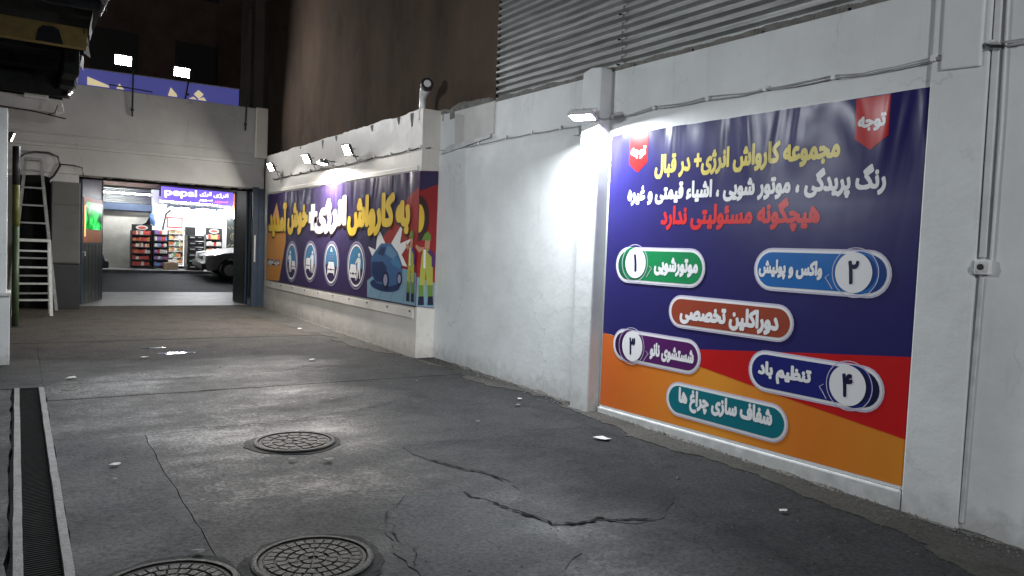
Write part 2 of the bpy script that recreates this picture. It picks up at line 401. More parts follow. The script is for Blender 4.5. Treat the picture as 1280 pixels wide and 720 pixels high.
slab([(4.70, 5.3), (4.60, 4.8), (4.72, 4.2), (4.68, 3.3), (4.60, 2.5), (4.35, 1.8), (4.2, 0.5), (4.97, 0.5), (4.97, 6.6), (4.80, 6.2)], 'dusty_concrete', 0.0055, 0.010, 0.05, 0.10, 'dust_skirt')
slab([(4.85, 6.7), (4.66, 7.6), (4.70, 8.6), (4.60, 9.35), (4.97, 9.4), (4.97, 6.7)], 'dusty_concrete', 0.0055, 0.010, 0.05, 0.10, 'dust_skirt')
slab([(4.70, 9.7), (4.30, 10.6), (4.35, 12), (4.1, 13.4), (4.0, 15), (3.6, 17.3), (4.70, 17.3)], 'dusty_concrete', 0.0055, 0.010, 0.06, 0.14, 'dust_skirt')
def crack(pts, w):
    P = []
    for i in range(len(pts) - 1):
        for j in range(14):
            t = j / 14; P.append((pts[i][0] + (pts[i + 1][0] - pts[i][0]) * t, pts[i][1] + (pts[i + 1][1] - pts[i][1]) * t))
    P.append(pts[-1]); b = MB(); vs = []; n = len(P)
    for i, (x, y) in enumerate(P):
        x += wob(x, y, 2, 5, 0.06) + wob(x, y, 6, 17, 0.022); y += wob(x, y, 7, 5, 0.06) + wob(x, y, 1, 17, 0.022)
        a = P[max(i - 1, 0)]; c = P[min(i + 1, n - 1)]; dx, dy = c[0] - a[0], c[1] - a[1]; L = math.hypot(dx, dy) or 1
        h = w * (0.15 + 1.6 * abs(wob(x, y, 4, 13, 1)) + 0.5 * abs(wob(x, y, 8, 31, 1))) * min(1, (i + 0.4) / 6, (n - i - 0.6) / 6)
        z = fz(y) + 0.0085
        vs += [(x - dy / L * h, y + dx / L * h, z), (x + dy / L * h, y - dx / L * h, z)]
    b.add(vs, [(2 * i, 2 * i + 2, 2 * i + 3, 2 * i + 1) for i in range(n - 1)])
    return b.build('crack', 'crack_dirt', ground)
crack([(2.64, 5.0), (2.68, 4.87), (2.84, 4.60), (2.90, 4.29)], 0.010)
crack([(2.50, 4.25), (2.53, 4.09), (2.58, 3.93), (2.63, 3.82), (2.68, 3.70), (2.72, 3.53), (2.84, 3.47), (2.99, 3.45), (3.16, 3.36), (3.34, 3.28)], 0.016)
crack([(1.1, 4.72), (1.65, 4.63), (1.97, 4.48), (2.31, 4.46), (2.54, 4.47)], 0.0033)
crack([(2.14, 4.42), (1.94, 4.14), (1.81, 3.98), (1.80, 3.81)], 0.0044)
crack([(1.60, 4.03), (1.79, 3.82), (1.82, 3.62), (1.72, 3.36)], 0.0044)
crack([(2.6, 5.47), (3.03, 5.43), (3.63, 5.36), (4.17, 5.38), (4.7, 5.30)], 0.0028)
crack([(1.0, 6.66), (1.9, 6.56), (2.7, 6.75), (3.5, 7.1)], 0.009)
crack([(0.9, 8.86), (2.06, 8.98), (3.4, 9.2), (4.2, 9.1)], 0.009)
crack([(1.2, 8.1), (2.2, 8.25), (3.2, 8.32)], 0.009)
crack([(3.9, 2.9), (3.6, 3.05), (3.35, 2.95), (3.2, 2.7)], 0.0033)
crack([(0.4, 12.15), (1.5, 12.28), (3.0, 12.2)], 0.0055)
# shallow puddles left by the hose
def puddle_mat():
    m, n, l, b = _new('puddle_water'); b.inputs['Base Color'].default_value = (0.012, 0.013, 0.014, 1); b.inputs['Roughness'].default_value = 0.03
    b.inputs['IOR'].default_value = 1.33; b.inputs['Specular IOR Level'].default_value = 0.6
    _bump(n, l, _noise(n, l, _pos(n, l), 9, 3), 0.05, 0.01, b)
puddle_mat()
for k, (x, y, rx, ry) in enumerate(((1.80, 10.80, .20, .06), (1.62, 11.35, .15, .05))):
    pts = [(x + rx * math.cos(a) * (1 + wob(k, math.cos(a) * 2, math.sin(a) * 2, 1.3, 0.9)), y + ry * math.sin(a) * (1 + wob(k + 9, math.cos(a) * 2, math.sin(a) * 2, 1.3, 0.9))) for a in [2 * math.pi * j / 28 for j in range(28)]]
    tag(MB().poly([(px, py, fz(py) + 0.0072) for px, py in pts]).build('puddle', 'puddle_water'), kind='structure')
# strip of grit where wall meets floor
gm = MB()
for _ in range(2000):
    y = random.uniform(1.2, 17); xw = 4.99 if y < 9.45 else 4.70
    x = xw - abs(random.gauss(0, 0.10)) - 0.01; s = random.uniform(0.002, 0.008)
    if random.random() < 0.03: s *= 2.2
    z = fz(y) + 0.012
    gm.add([(x - s, y - s * .7, z), (x + s, y - s, z), (x + s * .6, y + s, z), (x - s * .8, y + s * .9, z), (x, y, z + s * 1.1)], [(0, 1, 4), (1, 2, 4), (2, 3, 4), (3, 0, 4)])
for _ in range(1100):
    y = random.uniform(1.5, 13); x = random.uniform(0.3, 4.8); s = random.uniform(0.0015, 0.006); z = fz(y) + 0.006
    if random.random() < 0.02: s *= 2.4
    gm.add([(x - s, y - s * .7, z), (x + s, y - s, z), (x + s * .6, y + s, z), (x - s * .8, y + s * .9, z), (x, y, z + s * 1.1)], [(0, 1, 4), (1, 2, 4), (2, 3, 4), (3, 0, 4)])
tag(gm.build('grit', 'stone_bit'), 'loose grit and pebbles scattered over the alley floor and along the wall foot', 'grit', kind='stuff')

# drain channel
dr = thing('drain_channel', 'long narrow floor drain with pale concrete edges and dark slotted grating', 'drain', (0.12, 4, fz(4)))
for x0, x1 in ((-0.002, 0.040), (0.203, 0.246)):
    b = MB(); P = 60
    for i in range(P):
        y0 = -2 + (8.85 + 2) * i / P; y1 = -2 + (8.85 + 2) * (i + 1) / P
    vs = []; fs = []
    for i in range(P + 1):
        y = -2 + 10.85 * i / P; z = fz(y) + 0.016 + wob(x0, y, 0, 4, 0.006); e = wob(x0 * 9, y, 2, 6, 0.006)
        vs += [(x0 + e, y, z), (x1 + e * .6, y, z), (x1 + e * .6, y, z - 0.2), (x0 + e, y, z - 0.2)]
    for i in range(P):
        o = 4 * i; fs += [(o, o + 1, o + 5, o + 4), (o + 1, o + 2, o + 6, o + 5), (o + 2, o + 3, o + 7, o + 6), (o + 3, o, o + 4, o + 7)]
    fs += [(0, 1, 2, 3), (4 * P, 4 * P + 1, 4 * P + 2, 4 * P + 3)]
    b.add(vs, fs).build('edge_kerb', 'drain_concrete', dr)
b = MB().add([(0.03, -2, fz(-2) - 0.048), (0.21, -2, fz(-2) - 0.048), (0.21, 8.85, fz(8.85) - 0.048), (0.03, 8.85, fz(8.85) - 0.048)], [(0, 1, 2, 3)])
b.build('channel_bed', 'black_gap', dr)
b = MB(); y = -2
while y < 8.84:
    b.box(0.041, 0.202, y, y + 0.009, fz(y) - 0.045, fz(y) - 0.018); y += 0.028
b.box(0.041, 0.05, -2, 8.84, fz(3) - 0.2, fz(-2) - 0.02)
tag(b.build('grating', 'black_iron', dr), kind='stuff')

# manhole covers
def manhole(c, r, rot, label, style):
    z = fz(c[1]) + 0.004
    t = thing('manhole_cover', label, 'manhole cover', (c[0], c[1], z), group='round iron manhole covers in the alley floor')
    MB().lathe([(r * 1.10, -0.02), (r * 1.10, 0.006), (r * 1.06, 0.012), (r * 0.99, 0.012), (r * 0.98, -0.015)], (c[0], c[1], z), 48).build('frame_ring', 'cast_iron', t)
    MB().lathe([(r * 0.965, -0.015), (r * 0.96, 0.004), (r * 0.90, 0.006), (r * 0.88, 0.001), (0.0001, 0.001)], (c[0], c[1], z), 48).build('lid', 'cast_iron', t)
    slab([(c[0] + r * 1.27 * math.cos(k * .5236), c[1] + r * 1.27 * math.sin(k * .5236)) for k in range(12)], 'dark_concrete', 0.0030, 0.008, 0.06, 0.05, 'manhole_collar')
    b = MB()
    rings = [(0.10, 0.24, 6), (0.29, 0.44, 12), (0.49, 0.65, 20), (0.70, 0.86, 28)] if style else [(0.08, 0.3, 5), (0.36, 0.6, 9), (0.66, 0.86, 16)]
    for r0, r1, n in rings:
        for k in range(n):
            a0 = rot + 2 * math.pi * (k + 0.10) / n; a1 = rot + 2 * math.pi * (k + 0.90) / n
            seg = 3; lo = []; hi = []
            for j in range(seg + 1):
                a = a0 + (a1 - a0) * j / seg
                lo.append((c[0] + r * r0 * math.cos(a), c[1] + r * r0 * math.sin(a))); hi.append((c[0] + r * r1 * math.cos(a), c[1] + r * r1 * math.sin(a)))
            b.prism(lo + hi[::-1], 'z', z + 0.0005, z + 0.009)
    tag(b.build('tread_pattern', 'cast_iron', t, bevel=0.0), kind='stuff')
    return t
manhole((1.885, 5.905), 0.29, 0.3, 'round iron manhole cover, the farthest of three, in the middle of the alley', 0)
manhole((1.29, 3.69), 0.28, 0.1, 'round iron manhole cover with ringed tread, nearest the picture bottom centre', 1)
manhole((0.60, 3.69), 0.29, 0.5, 'round iron manhole cover cut by the lower picture edge beside the drain', 1)

# apron, street, kerb, far pavement
b = MB().add([(-3, 17.56, 0.150), (9, 17.56, 0.150), (9, 21.3, 0.196), (-3, 21.3, 0.196), (-3, 21.3, 0.05), (9, 21.3, 0.05)], [(0, 1, 2, 3), (3, 2, 5, 4)])
tag(b.build('pavement', 'street_paving'), kind='structure')
b = MB().add([(-30, 21.31, 0.17), (40, 21.31, 0.17), (40, 26.3, 0.47), (-30, 26.3, 0.47)], [(0, 1, 2, 3)])
tag(b.build('road', 'asphalt'), kind='structure')
b = MB()
b.add([(-30, 26.45, 0.57), (40, 26.45, 0.57), (40, 32, 0.66), (-30, 32, 0.66), (-30, 26.45, 0.3), (40, 26.45, 0.3)], [(0, 1, 2, 3), (0, 1, 5, 4)])
fp = tag(b.build('far_pavement', 'street_paving'), kind='structure')
for i in range(16):
    x = -3 + i * 0.9
    MB().box(x + 0.006, x + 0.894, 26.28, 26.44, 0.35, 0.565 + random.uniform(-.004, .004)).build('kerb_stone', 'drain_concrete', fp, bevel=0.012)

# ------------------------------------------------------------------ right-hand walls
XW, XF, YC = 5.0, 4.72, 9.5
def ragged_wall(mb, x0, x1, ya, yb, zbot, ztop_fn, axis='y', n=60):
    vs = []; fs = []
    for i in range(n + 1):
        y = ya + (yb - ya) * i / n; zt = ztop_fn(y)
        vs += [(x0, y, zbot), (x1, y, zbot), (x1, y, zt + wob(x1, y, 3, 8, 0.012)), (x0, y, zt)]
    for i in range(n):
        o = 4 * i; fs += [(o + k, o + (k + 1) % 4, o + 4 + (k + 1) % 4, o + 4 + k) for k in range(4)]
    fs += [(0, 1, 2, 3), tuple(4 * n + k for k in range(4))]
    return mb.add(vs, fs)
w = thing('painted_wall', 'long white painted alley wall carrying the large blue notice banner', 'wall', (5.1, 6, 0))
ragged_wall(MB(), XW, XW + 0.25, -4, YC, -0.3, lambda y: 3.455 + 0.007 * (y - 4) + wob(0, y, 0, 2.3, 0.014) + wob(0, y, 5, 11, 0.010), n=160).build('wall_body', 'white_wall', w)
MB().prism([(5.83, -0.3), (6.12, -0.3), (6.13, 3.47), (6.0, 3.50), (5.84, 3.48)], 'x', XW - 0.15, XW + 0.01).build('pilaster', 'white_wall', w, bevel=0.018)
MB().prism([(2.29, -0.3), (2.655, -0.3), (2.64, 3.50), (2.29, 3.50)], 'x', XW - 0.028, XW + 0.01).build('pier', 'white_wall', w, bevel=0.012)
MB().prism([(2.33, 2.86), (2.57, 2.875), (2.575, 3.52), (2.33, 3.52)], 'x', XW - 0.050, XW + 0.01).build('pier_block', 'white_wall', w, bevel=0.012)
MB().prism([(8.06, 3.075), (9.05, 3.035), (9.09, 3.49), (8.05, 3.485)], 'x', XW - 0.012, XW + 0.01).build('repair_panel', 'patch_paint', w, bevel=0.008)
MB().prism([(8.10, 3.03), (8.10, 3.07), (9.20, 3.035), (9.42, 2.93)], 'x', XW - 0.035, XW + 0.01).build('repair_ledge', 'ledge_paint', w, bevel=0.006)
MB().prism([(2.66, -0.3), (5.82, -0.3), (5.82, 0.060), (2.66, 0.10)], 'x', XW - 0.03, XW + 0.005).build('plinth', 'white_wall', w, bevel=0.015)
b = MB()                                                          # crumbling mortar strip on the wall head
for i in range(240):
    y = 1 + i * 0.030; s = 0.015 + abs(wob(0, y, 2, 2.1, 0.06)) + random.uniform(0, .008)
    b.box(XW - abs(wob(2, y, 0, 4, 0.03)), XW + 0.1, y, y + 0.032, 3.44 + 0.007 * (y - 4), 3.455 + 0.007 * (y - 4) + s)
tag(b.build('mortar_edge', 'raw_cement', w), kind='stuff')
b = MB()                                                          # broken cement fillet at the foot
for i in range(190):
    y = 1.0 + i * 0.045; s = 0.010 + abs(wob(0, y, 1, 3, 0.04)) + random.uniform(0, 0.006); x = XW - (0.028 if 2.29 < y < 2.655 else 0.03 if y < 5.82 and y > 2.66 else 0.15 if 5.82 < y < 6.13 else 0)
    z = fz(y); b.add([(x + .01, y, z), (x - s * 1.5, y, z), (x + .01, y, z + s * .8), (x + .01, y + .05, z), (x - s * 1.5, y + .05, z), (x + .01, y + .05, z + s * .8)], [(0, 1, 2), (3, 5, 4), (1, 4, 5, 2), (0, 3, 4, 1)])
tag(b.build('cement_fillet', 'wall_foot_dirt', w), kind='stuff')

fw = thing('projecting_wall', 'projecting off-white alley wall carrying the welcome banner, beside the gate', 'wall', (4.9, 13, 0))
ragged_wall(MB(), XF, XW + 0.3, YC, 17.4, -0.2, lambda y: 3.545 + wob(0, y, 0, 1.6, 0.03) + wob(0, y, 5, 7, 0.016), n=120).build('wall_body', 'far_white_wall', fw)
MB().prism([(9.6, 0.60), (17.1, 0.60), (17.1, 0.74), (9.6, 0.74)], 'x', XF - 0.018, XF + 0.01).build('banner_ledge', 'far_white_wall', fw, bevel=0.008)
MB().prism([(9.6, 2.70), (17.1, 2.70), (17.1, 2.77), (9.6, 2.77)], 'x', XF - 0.014, XF + 0.01).build('banner_batten', 'far_white_wall', fw, bevel=0.006)
for y, h in ((9.85, .2), (10.3, .11), (12.9, .09), (13.6, .16), (14.9, .05), (11.3, .10)):
    zt = 3.53; pts = [(y - .05, zt), (y + .06, zt), (y + .045, zt - h * .4), (y + .02, zt - h * .7), (y + .01, zt - h), (y - .02, zt - h * .9), (y - .035, zt - h * .5)]
    MB().prism(pts, 'x', XF - 0.004, XF + 0.02).build('bare_plaster_spot', 'raw_cement', fw)
b = MB()
for i in range(160):
    y = 9.5 + i * 0.05; s = 0.010 + abs(wob(0, y, 1, 3, 0.04)) + random.uniform(0, 0.006); z = fz(y)
    b.add([(XF + .01, y, z), (XF - s * 1.5, y, z), (XF + .01, y, z + s * .8), (XF + .01, y + .05, z), (XF - s * 1.5, y + .05, z), (XF + .01, y + .05, z + s * .8)], [(0, 1, 2), (3, 5, 4), (1, 4, 5, 2), (0, 3, 4, 1)])
tag(b.build('cement_fillet', 'wall_foot_dirt', fw), kind='stuff')

bw = thing('brown_building', 'tall brown rendered building wall rising behind the white alley wall', 'building', (5.6, 13, 3.4))
b = MB(); NY, NZ = 40, 26; vs = []; fs = []
for j in range(NZ + 1):
    for i in range(NY + 1):
        y = 8.10 + (18.4 - 8.10) * i / NY; z = 3.2 + 6.8 * j / NZ
        vs.append((5.03 + wob(3, y, z, 0.9, 0.02) + wob(1, y, z, 3.5, 0.008), y, z))
for j in range(NZ):
    for i in range(NY):
        o = j * (NY + 1) + i; fs.append((o, o + 1, o + NY + 2, o + NY + 1))
b.add(vs, fs).build('rendered_wall', 'brown_render', bw, smooth=True)
MB().box(5.06, 9, 8.11, 18.39, 3.2, 10).build('building_body', 'brown_render', bw)
for y, wd in ((14.6, 0.16), (16.9, 0.10)):
    MB().prism([(y, 3.5), (y + wd, 3.5), (y + wd * .8, 10), (y + wd * .2, 10)], 'x', 5.0, 5.04).build('render_band', 'raw_cement', bw, bevel=0.01) if False else None
b = MB()
for i in range(320):
    y = 8.12 + i * 0.031; s = 0.03 + abs(wob(0, y, 2, 1.7, 0.10)) + random.uniform(0, .012); b.box(5.0 + wob(1, y, 0, 5, .02), 5.08, y, y + 0.033, 3.40, 3.50 + s)
tag(b.build('mortar_edge', 'raw_cement', bw), kind='stuff')

cs = thing('corrugated_cladding', 'ribbed grey corrugated metal cladding above the white wall', 'cladding', (5.1, 4, 3.46))
def corr(y0, y1, dx, lab=None):
    b = MB(); pitch = 0.083; vs = []; prof = []
    k = 0; z = 3.475
    while z < 8:
        prof += [(0.0, z), (0.0, z + pitch * 0.30), (0.048, z + pitch * 0.50), (0.048, z + pitch * 0.74)]; z += pitch
    ny = 26
    for i in range(ny + 1):
        y = y0 + (y1 - y0) * i / ny
        for x, zz in prof: vs.append((5.0 + dx + x + wob(0, y, zz, .9, .008), y + (wob(0, 2, zz, 4, .012) if i in (0, ny) else 0), zz + 0.008 * (y - 4) + wob(3, y, 0, 1.2, 0.006)))
    n = len(prof); fs = [(i * n + j, (i + 1) * n + j, (i + 1) * n + j + 1, i * n + j + 1) for i in range(ny) for j in range(n - 1)]
    return b.add(vs, fs).build('metal_sheet', 'galvanised', cs)
corr(5.76, 8.11, 0.03); corr(2.4, 5.78, 0.042); corr(-2.5, 2.42, 0.030)
b = MB()
for y in (5.79, 2.44):
    for k in range(18): b.box(5.005, 5.05, y - .006, y + .006, 3.51 + k * .249, 3.525 + k * .249)
tag(b.build('fixing_screw_row', 'dark_steel', cs), kind='stuff')

# ------------------------------------------------------------------ text
FORMS = {}
def _f(ch, iso, dual=True): FORMS[ch] = (iso, iso + 1, iso + 2 if dual else None, iso + 3 if dual else None)
for ch, iso, dual in (('ا', 0xFE8D, 0), ('آ', 0xFE81, 0), ('ب', 0xFE8F, 1), ('پ', 0xFB56, 1), ('ت', 0xFE95, 1), ('ج', 0xFE9D, 1), ('چ', 0xFB7A, 1), ('خ', 0xFEA5, 1),
                      ('د', 0xFEA9, 0), ('ر', 0xFEAD, 0), ('ز', 0xFEAF, 0), ('ژ', 0xFB8A, 0), ('س', 0xFEB1, 1), ('ش', 0xFEB5, 1), ('ص', 0xFEB9, 1), ('ظ', 0xFEC5, 1), ('ع', 0xFEC9, 1),
                      ('غ', 0xFECD, 1), ('ف', 0xFED1, 1), ('ق', 0xFED5, 1), ('ک', 0xFB8E, 1), ('گ', 0xFB92, 1), ('ل', 0xFEDD, 1), ('م', 0xFEE1, 1), ('ن', 0xFEE5, 1), ('و', 0xFEED, 0), ('ه', 0xFEE9, 1),
                      ('ی', 0xFBFC, 1), ('ئ', 0xFE89, 1)): _f(ch, iso, bool(dual))
def shape(s):
    out = []
    for i, ch in enumerate(s):
        if ch not in FORMS: out.append(ch); continue
        p = s[i - 1] if i else ' '; q = s[i + 1] if i + 1 < len(s) else ' '
        pj = p in FORMS and FORMS[p][2] is not None; nj = FORMS[ch][2] is not None and q in FORMS
        iso, fin, ini, med = FORMS[ch]
        out.append(chr(med if pj and nj else fin if pj else ini if nj else iso))
    return ''.join(out)[::-1]
def text_mesh(s, bold, res=6):
    """lettering as one flat non-overlapping face set: glyph outlines filled by winding number row by row, thickened by a round pen"""
    c = bpy.data.curves.new('lettering', 'FONT'); c.body = s; c.size = 1
    o = bpy.data.objects.new('lettering', c); col.objects.link(o)
    dg = bpy.context.evaluated_depsgraph_get(); dg.update()
    cv = o.evaluated_get(dg).to_curve(dg)
    edges = []
    for sp in cv.splines:
        P = []
        if sp.type == 'BEZIER':
            bp = sp.bezier_points; n = len(bp)
            for i in range(n):
                p, q = bp[i], bp[(i + 1) % n]
                P += [(v.x, v.y) for v in interpolate_bezier(p.co, p.handle_right, q.handle_left, q.co, res)[:-1]]
        else: P = [(v.co.x, v.co.y) for v in sp.points]
        edges += [(*P[i], *P[(i + 1) % len(P)]) for i in range(len(P))]
    o.evaluated_get(dg).to_curve_clear(); bpy.data.objects.remove(o); bpy.data.curves.remove(c)
    st = 0.0155; ymin = min(e[1] for e in edges) - bold - st; rows = int((max(e[1] for e in edges) + bold + st - ymin) / st) + 1
    cr = [[] for _ in range(rows)]
    for x0, y0, x1, y1 in edges:
        if y0 == y1: continue
        lo, hi, w_ = (y0, y1, 1) if y0 < y1 else (y1, y0, -1)
        for j in range(max(0, int((lo - ymin) / st)), min(rows, int((hi - ymin) / st) + 2)):
            y = ymin + (j + 0.5) * st
            if lo <= y < hi: cr[j].append((x0 + (x1 - x0) * (y - y0) / (y1 - y0), w_))
    spans = []
    for row in cr:
        row.sort(); w_ = 0; out = []
        for x, d in row:
            if w_ == 0: x_in = x
            w_ += d
            if w_ == 0: out.append((x_in, x))
        spans.append(out)
    k = int(bold / st); V, Fc = [], []
    for j in range(rows):
        iv = []
        for dj in range(-k, k + 1):
            if 0 <= j + dj < rows:
                e = math.sqrt(max(0.0, bold * bold - (dj * st) ** 2)); iv += [(x0 - e, x1 + e) for x0, x1 in spans[j + dj]]
        iv.sort(); merged = []
        for x0, x1 in iv:
            if merged and x0 <= merged[-1][1]: merged[-1][1] = max(merged[-1][1], x1)
            else: merged.append([x0, x1])
        y0 = ymin + j * st
        for x0, x1 in merged:
            o_ = len(V); V += [Vector((x0, y0, 0)), Vector((x1, y0, 0)), Vector((x1, y0 + st, 0)), Vector((x0, y0 + st, 0))]; Fc.append((o_, o_ + 1, o_ + 2, o_ + 3))
    return V, Fc
def lettering(s, x0, x1, y0, y1, z, m, parent, bold=0.05, rtl=True, name='lettering', th=0.000012):
    """text fitted to a box in the sheet's own plane (x right, y up, z out)"""
    vs, fs = text_mesh(shape(s) if rtl else s, bold)
    ax = min(v.x for v in vs); bx = max(v.x for v in vs); ay = min(v.y for v in vs); by = max(v.y for v in vs)
    b = MB(); b.add([(x0 + (v.x - ax) / (bx - ax) * (x1 - x0), y0 + (v.y - ay) / (by - ay) * (y1 - y0), z + v.z * th) for v in vs], fs)
    return b.build(name, m, parent, world=False)
def flat(pts, z, m, parent, name, th=0.0008):
    b = MB(); n = len(pts)
    b.add([(x, y, z) for x, y in pts] + [(x, y, z - th) for x, y in pts], [tuple(range(n))] + [(i, (i + 1) % n, n + (i + 1) % n, n + i) for i in range(n)])
    return b.build(name, m, parent, world=False)
def capsule(x0, x1, y0, y1, seg=12):
    r = (y1 - y0) / 2; cy = (y0 + y1) / 2
    return [(x1 - r + r * math.cos(t), cy + r * math.sin(t)) for t in [-math.pi / 2 + math.pi * k / seg for k in range(seg + 1)]] + \
           [(x0 + r + r * math.cos(t), cy + r * math.sin(t)) for t in [math.pi / 2 + math.pi * k / seg for k in range(seg + 1)]]
def ellipse(cx, cy, rx, ry, seg=36): return [(cx + rx * math.cos(2 * math.pi * k / seg), cy + ry * math.sin(2 * math.pi * k / seg)) for k in range(seg)]
def ring(cx, cy, rx, ry, t, z, m, parent, name):
    b = MB(); n = 40; vs = []
    for k in range(n):
        a = 2 * math.pi * k / n; vs += [(cx + rx * math.cos(a), cy + ry * math.sin(a), z), (cx + (rx - t) * math.cos(a), cy + (ry - t) * math.sin(a), z)]
    b.add(vs, [(2 * k, 2 * k + 1, (2 * k + 3) % (2 * n), (2 * k + 2) % (2 * n)) for k in range(n)])
    return b.build(name, m, parent, world=False)
def wall_frame(x, y): return Matrix(((0, 0, -1, x), (-1, 0, 0, y), (0, 1, 0, 0), (0, 0, 0, 1)))

# ------------------------------------------------------------------ large notice banner
nb = thing('notice_banner', 'large blue and orange printed notice banner with numbered service badges on white wall', 'banner', mat4=wall_frame(XW - 0.012, 5.81))
S = [(0.02, 2.804), (3.178, 2.790), (3.151, 0.106), (0.0, 0.065)]
b = MB(); NX, NYY = 48, 6; vs = []; fs = []
edge = []
for i in range(NX + 1):
    t = i / NX; edge.append((0.015 + (3.17 - 0.015) * t, 0.062 + 0.042 * t, 2.806 - 0.014 * t + wob(t * 9, 1, 0, 1.0, 0.010)))
flat([(e[0], e[1]) for e in edge] + [(e[0], e[2]) for e in edge[::-1]], 0.0, 'v_white', nb, 'vinyl_sheet', 0.006)
flat([(e[0] + 0.002, 0.80 if e[0] > .2 else .815) for e in edge] + [(e[0] + .002, e[2] - .003) for e in edge[::-1]], 0.0012, 'v_navy', nb, 'blue_field')
flat([(0.021, 0.083), (3.152, 0.128), (3.156, 0.448), (2.297, 0.546), (1.896, 0.594), (1.335, 0.666), (0.6, 0.76), (0.189, 0.806), (0.020, 0.817)], 0.0030, 'v_orange', nb, 'orange_field')
flat([(1.2, 0.686), (1.335, 0.666), (1.896, 0.594), (2.297, 0.546), (3.156, 0.448), (3.165, 1.006), (2.368, 0.927), (1.309, 0.815), (1.0, 0.77)], 0.0042, 'v_red', nb, 'red_field')
for x0, x1, tip in ((2.650, 2.902, 2.415), (0.290, 0.545, 2.414)):
    flat([(x0, 2.785), (x0 + .005, 2.50), ((x0 + x1) / 2, tip), (x1, 2.505), (x1, 2.783)], 0.0030, 'v_red', nb, 'red_ribbon')
    lettering('توجه', x0 + .022, x1 - .022, 2.545, 2.665, 0.0045, 'v_white', nb, 0.056)
lettering('مجموعه کارواش انرژی+ در قبال', 0.652, 2.547, 2.335, 2.560, 0.0030, 'v_yellow', nb, 0.056)
lettering('رنگ پریدگی ، موتور شویی ، اشیاء قیمتی و غیره', 0.296, 2.908, 2.085, 2.315, 0.0030, 'v_white', nb, 0.056)
lettering('هیچگونه مسئولیتی ندارد', 0.763, 2.415, 1.845, 2.105, 0.0030, 'v_redtext', nb, 0.056)
def badge(x0, x1, y0, y1, m, md, txt, tb, num=None, disc=None, side=0):
    p = flat(capsule(x0, x1, y0, y1), 0.0060, 'v_lilac', nb, 'badge', 0.0012)
    flat(capsule(x0 + .014, x1 - .014, y0 + .014, y1 - .014), 0.0070, 'v_white', p, 'badge_border')
    flat(capsule(x0 + .034, x1 - .034, y0 + .034, y1 - .034), 0.0084, m, p, 'badge_face')
    if num:
        cx, cy = disc
        sx = -1 if side < 0 else 1
        ex = (x0 + .036) if side < 0 else (x1 - .036); rr = (y1 - y0) / 2 - .036; my = (y0 + y1) / 2
        arc = [(ex - sx * rr + sx * rr * math.cos(t), my + rr * math.sin(t)) for t in [-math.pi / 2 + math.pi * k / 12 for k in range(13)]]
        flat(arc + [(cx, my + rr), (cx, my - rr)], 0.0096, md, p, 'badge_end')
        ring(cx + sx * .012, cy, 0.180, 0.180, 0.006, 0.0108, 'v_lilac', p, 'halo_line')
        ring(cx + sx * .045, cy, 0.152, 0.152, 0.022, 0.0104, m, p, 'crescent')
        flat(ellipse(cx, cy, .142, .146), 0.0112, 'v_white', p, 'number_disc')
        lettering(num, cx - .042 if num != '۱' else cx - .024, cx + .042 if num != '۱' else cx + .020, cy - .085, cy + .085, 0.0126, 'v_ink', p, 0.035, name='numeral')
        a = cx - sx * .19; flat([(a, cy - .02), (a - sx * .035, cy - .045), (a - sx * .01, cy - .075), (a + sx * .03, cy - .13), (a + sx * .034, cy - .125), (a - sx * .004, cy - .073), (a - sx * .028, cy - .044), (a + sx * .004, cy - .022)], 0.0104, 'v_lilac', p, 'pointer_line')
    lettering(txt, *tb, 0.0100, 'v_white', p, 0.062)
badge(0.173, 1.332, 1.345, 1.695, 'v_green', 'v_darkgreen', 'موتورشویی', (0.711, 1.253, 1.435, 1.610), '۱', (0.457, 1.542), -1)
badge(1.846, 2.992, 1.375, 1.715, 'v_blue', 'v_darkblue', 'واکس و پولیش', (1.895, 2.465, 1.470, 1.625), '۲', (2.711, 1.550), 1)
badge(0.924, 2.246, 0.978, 1.275, 'v_brown', 'v_brown', 'دوراکلین تخصصی', (1.065, 2.112, 1.020, 1.215))
badge(0.183, 1.335, 0.577, 0.893, 'v_purple', 'v_darkpurple', 'شستشوی نانو', (0.710, 1.257, 0.645, 0.810), '۳', (0.466, 0.737), -1)
badge(1.846, 2.992, 0.568, 0.900, 'v_deepblue', 'v_ink', 'تنظیم باد', (1.942, 2.425, 0.650, 0.815), '۴', (2.717, 0.739), 1)
badge(0.944, 2.247, 0.180, 0.492, 'v_teal', 'v_teal', 'شفاف سازی چراغ ها', (1.100, 2.103, 0.245, 0.450))

# ------------------------------------------------------------------ welcome banner, folded round the wall corner
fb = thing('welcome_banner', 'dark welcome banner with gold lettering, car picture and four oval icons folded round wall corner', 'banner', mat4=wall_frame(XF - 0.020, 17.0))
top = [(-0.11 + (7.50 + .11) * i / 40, 2.672 + .012 * i / 40 + wob(i, 0, 2, .6, .012)) for i in range(41)]
flat([(-0.07, 0.762), (7.50, 0.775)] + top[::-1], 0.0, 'f_navy', fb, 'vinyl_sheet', 0.006)
flat([(-0.066, 0.768), (0.928, 0.786), (1.328, 1.627), (1.306, 1.90), (0.9, 2.05), (0.5, 2.33), (0.35, 2.1), (-0.09, 1.95)], 0.0015, 'f_orange', fb, 'orange_field')
flat([(0.15, 1.95), (0.62, 2.46), (0.95, 2.0), (0.6, 2.1)], 0.0028, 'f_peach', fb, 'arrow_print')
flat([(5.95, 1.02), (6.27, 1.72), (6.61, 1.94), (6.94, 2.15), (7.2, 2.36), (7.498, 2.46), (7.498, 0.80), (6.0, 0.80)], 0.0015, 'f_red', fb, 'red_field')
flat([(5.74, 1.05), (6.0, 1.16), (6.4, 1.17), (7.08, 1.30), (7.498, 1.25), (7.498, 0.79), (5.76, 0.79)], 0.0028, 'f_tile', fb, 'floor_print')
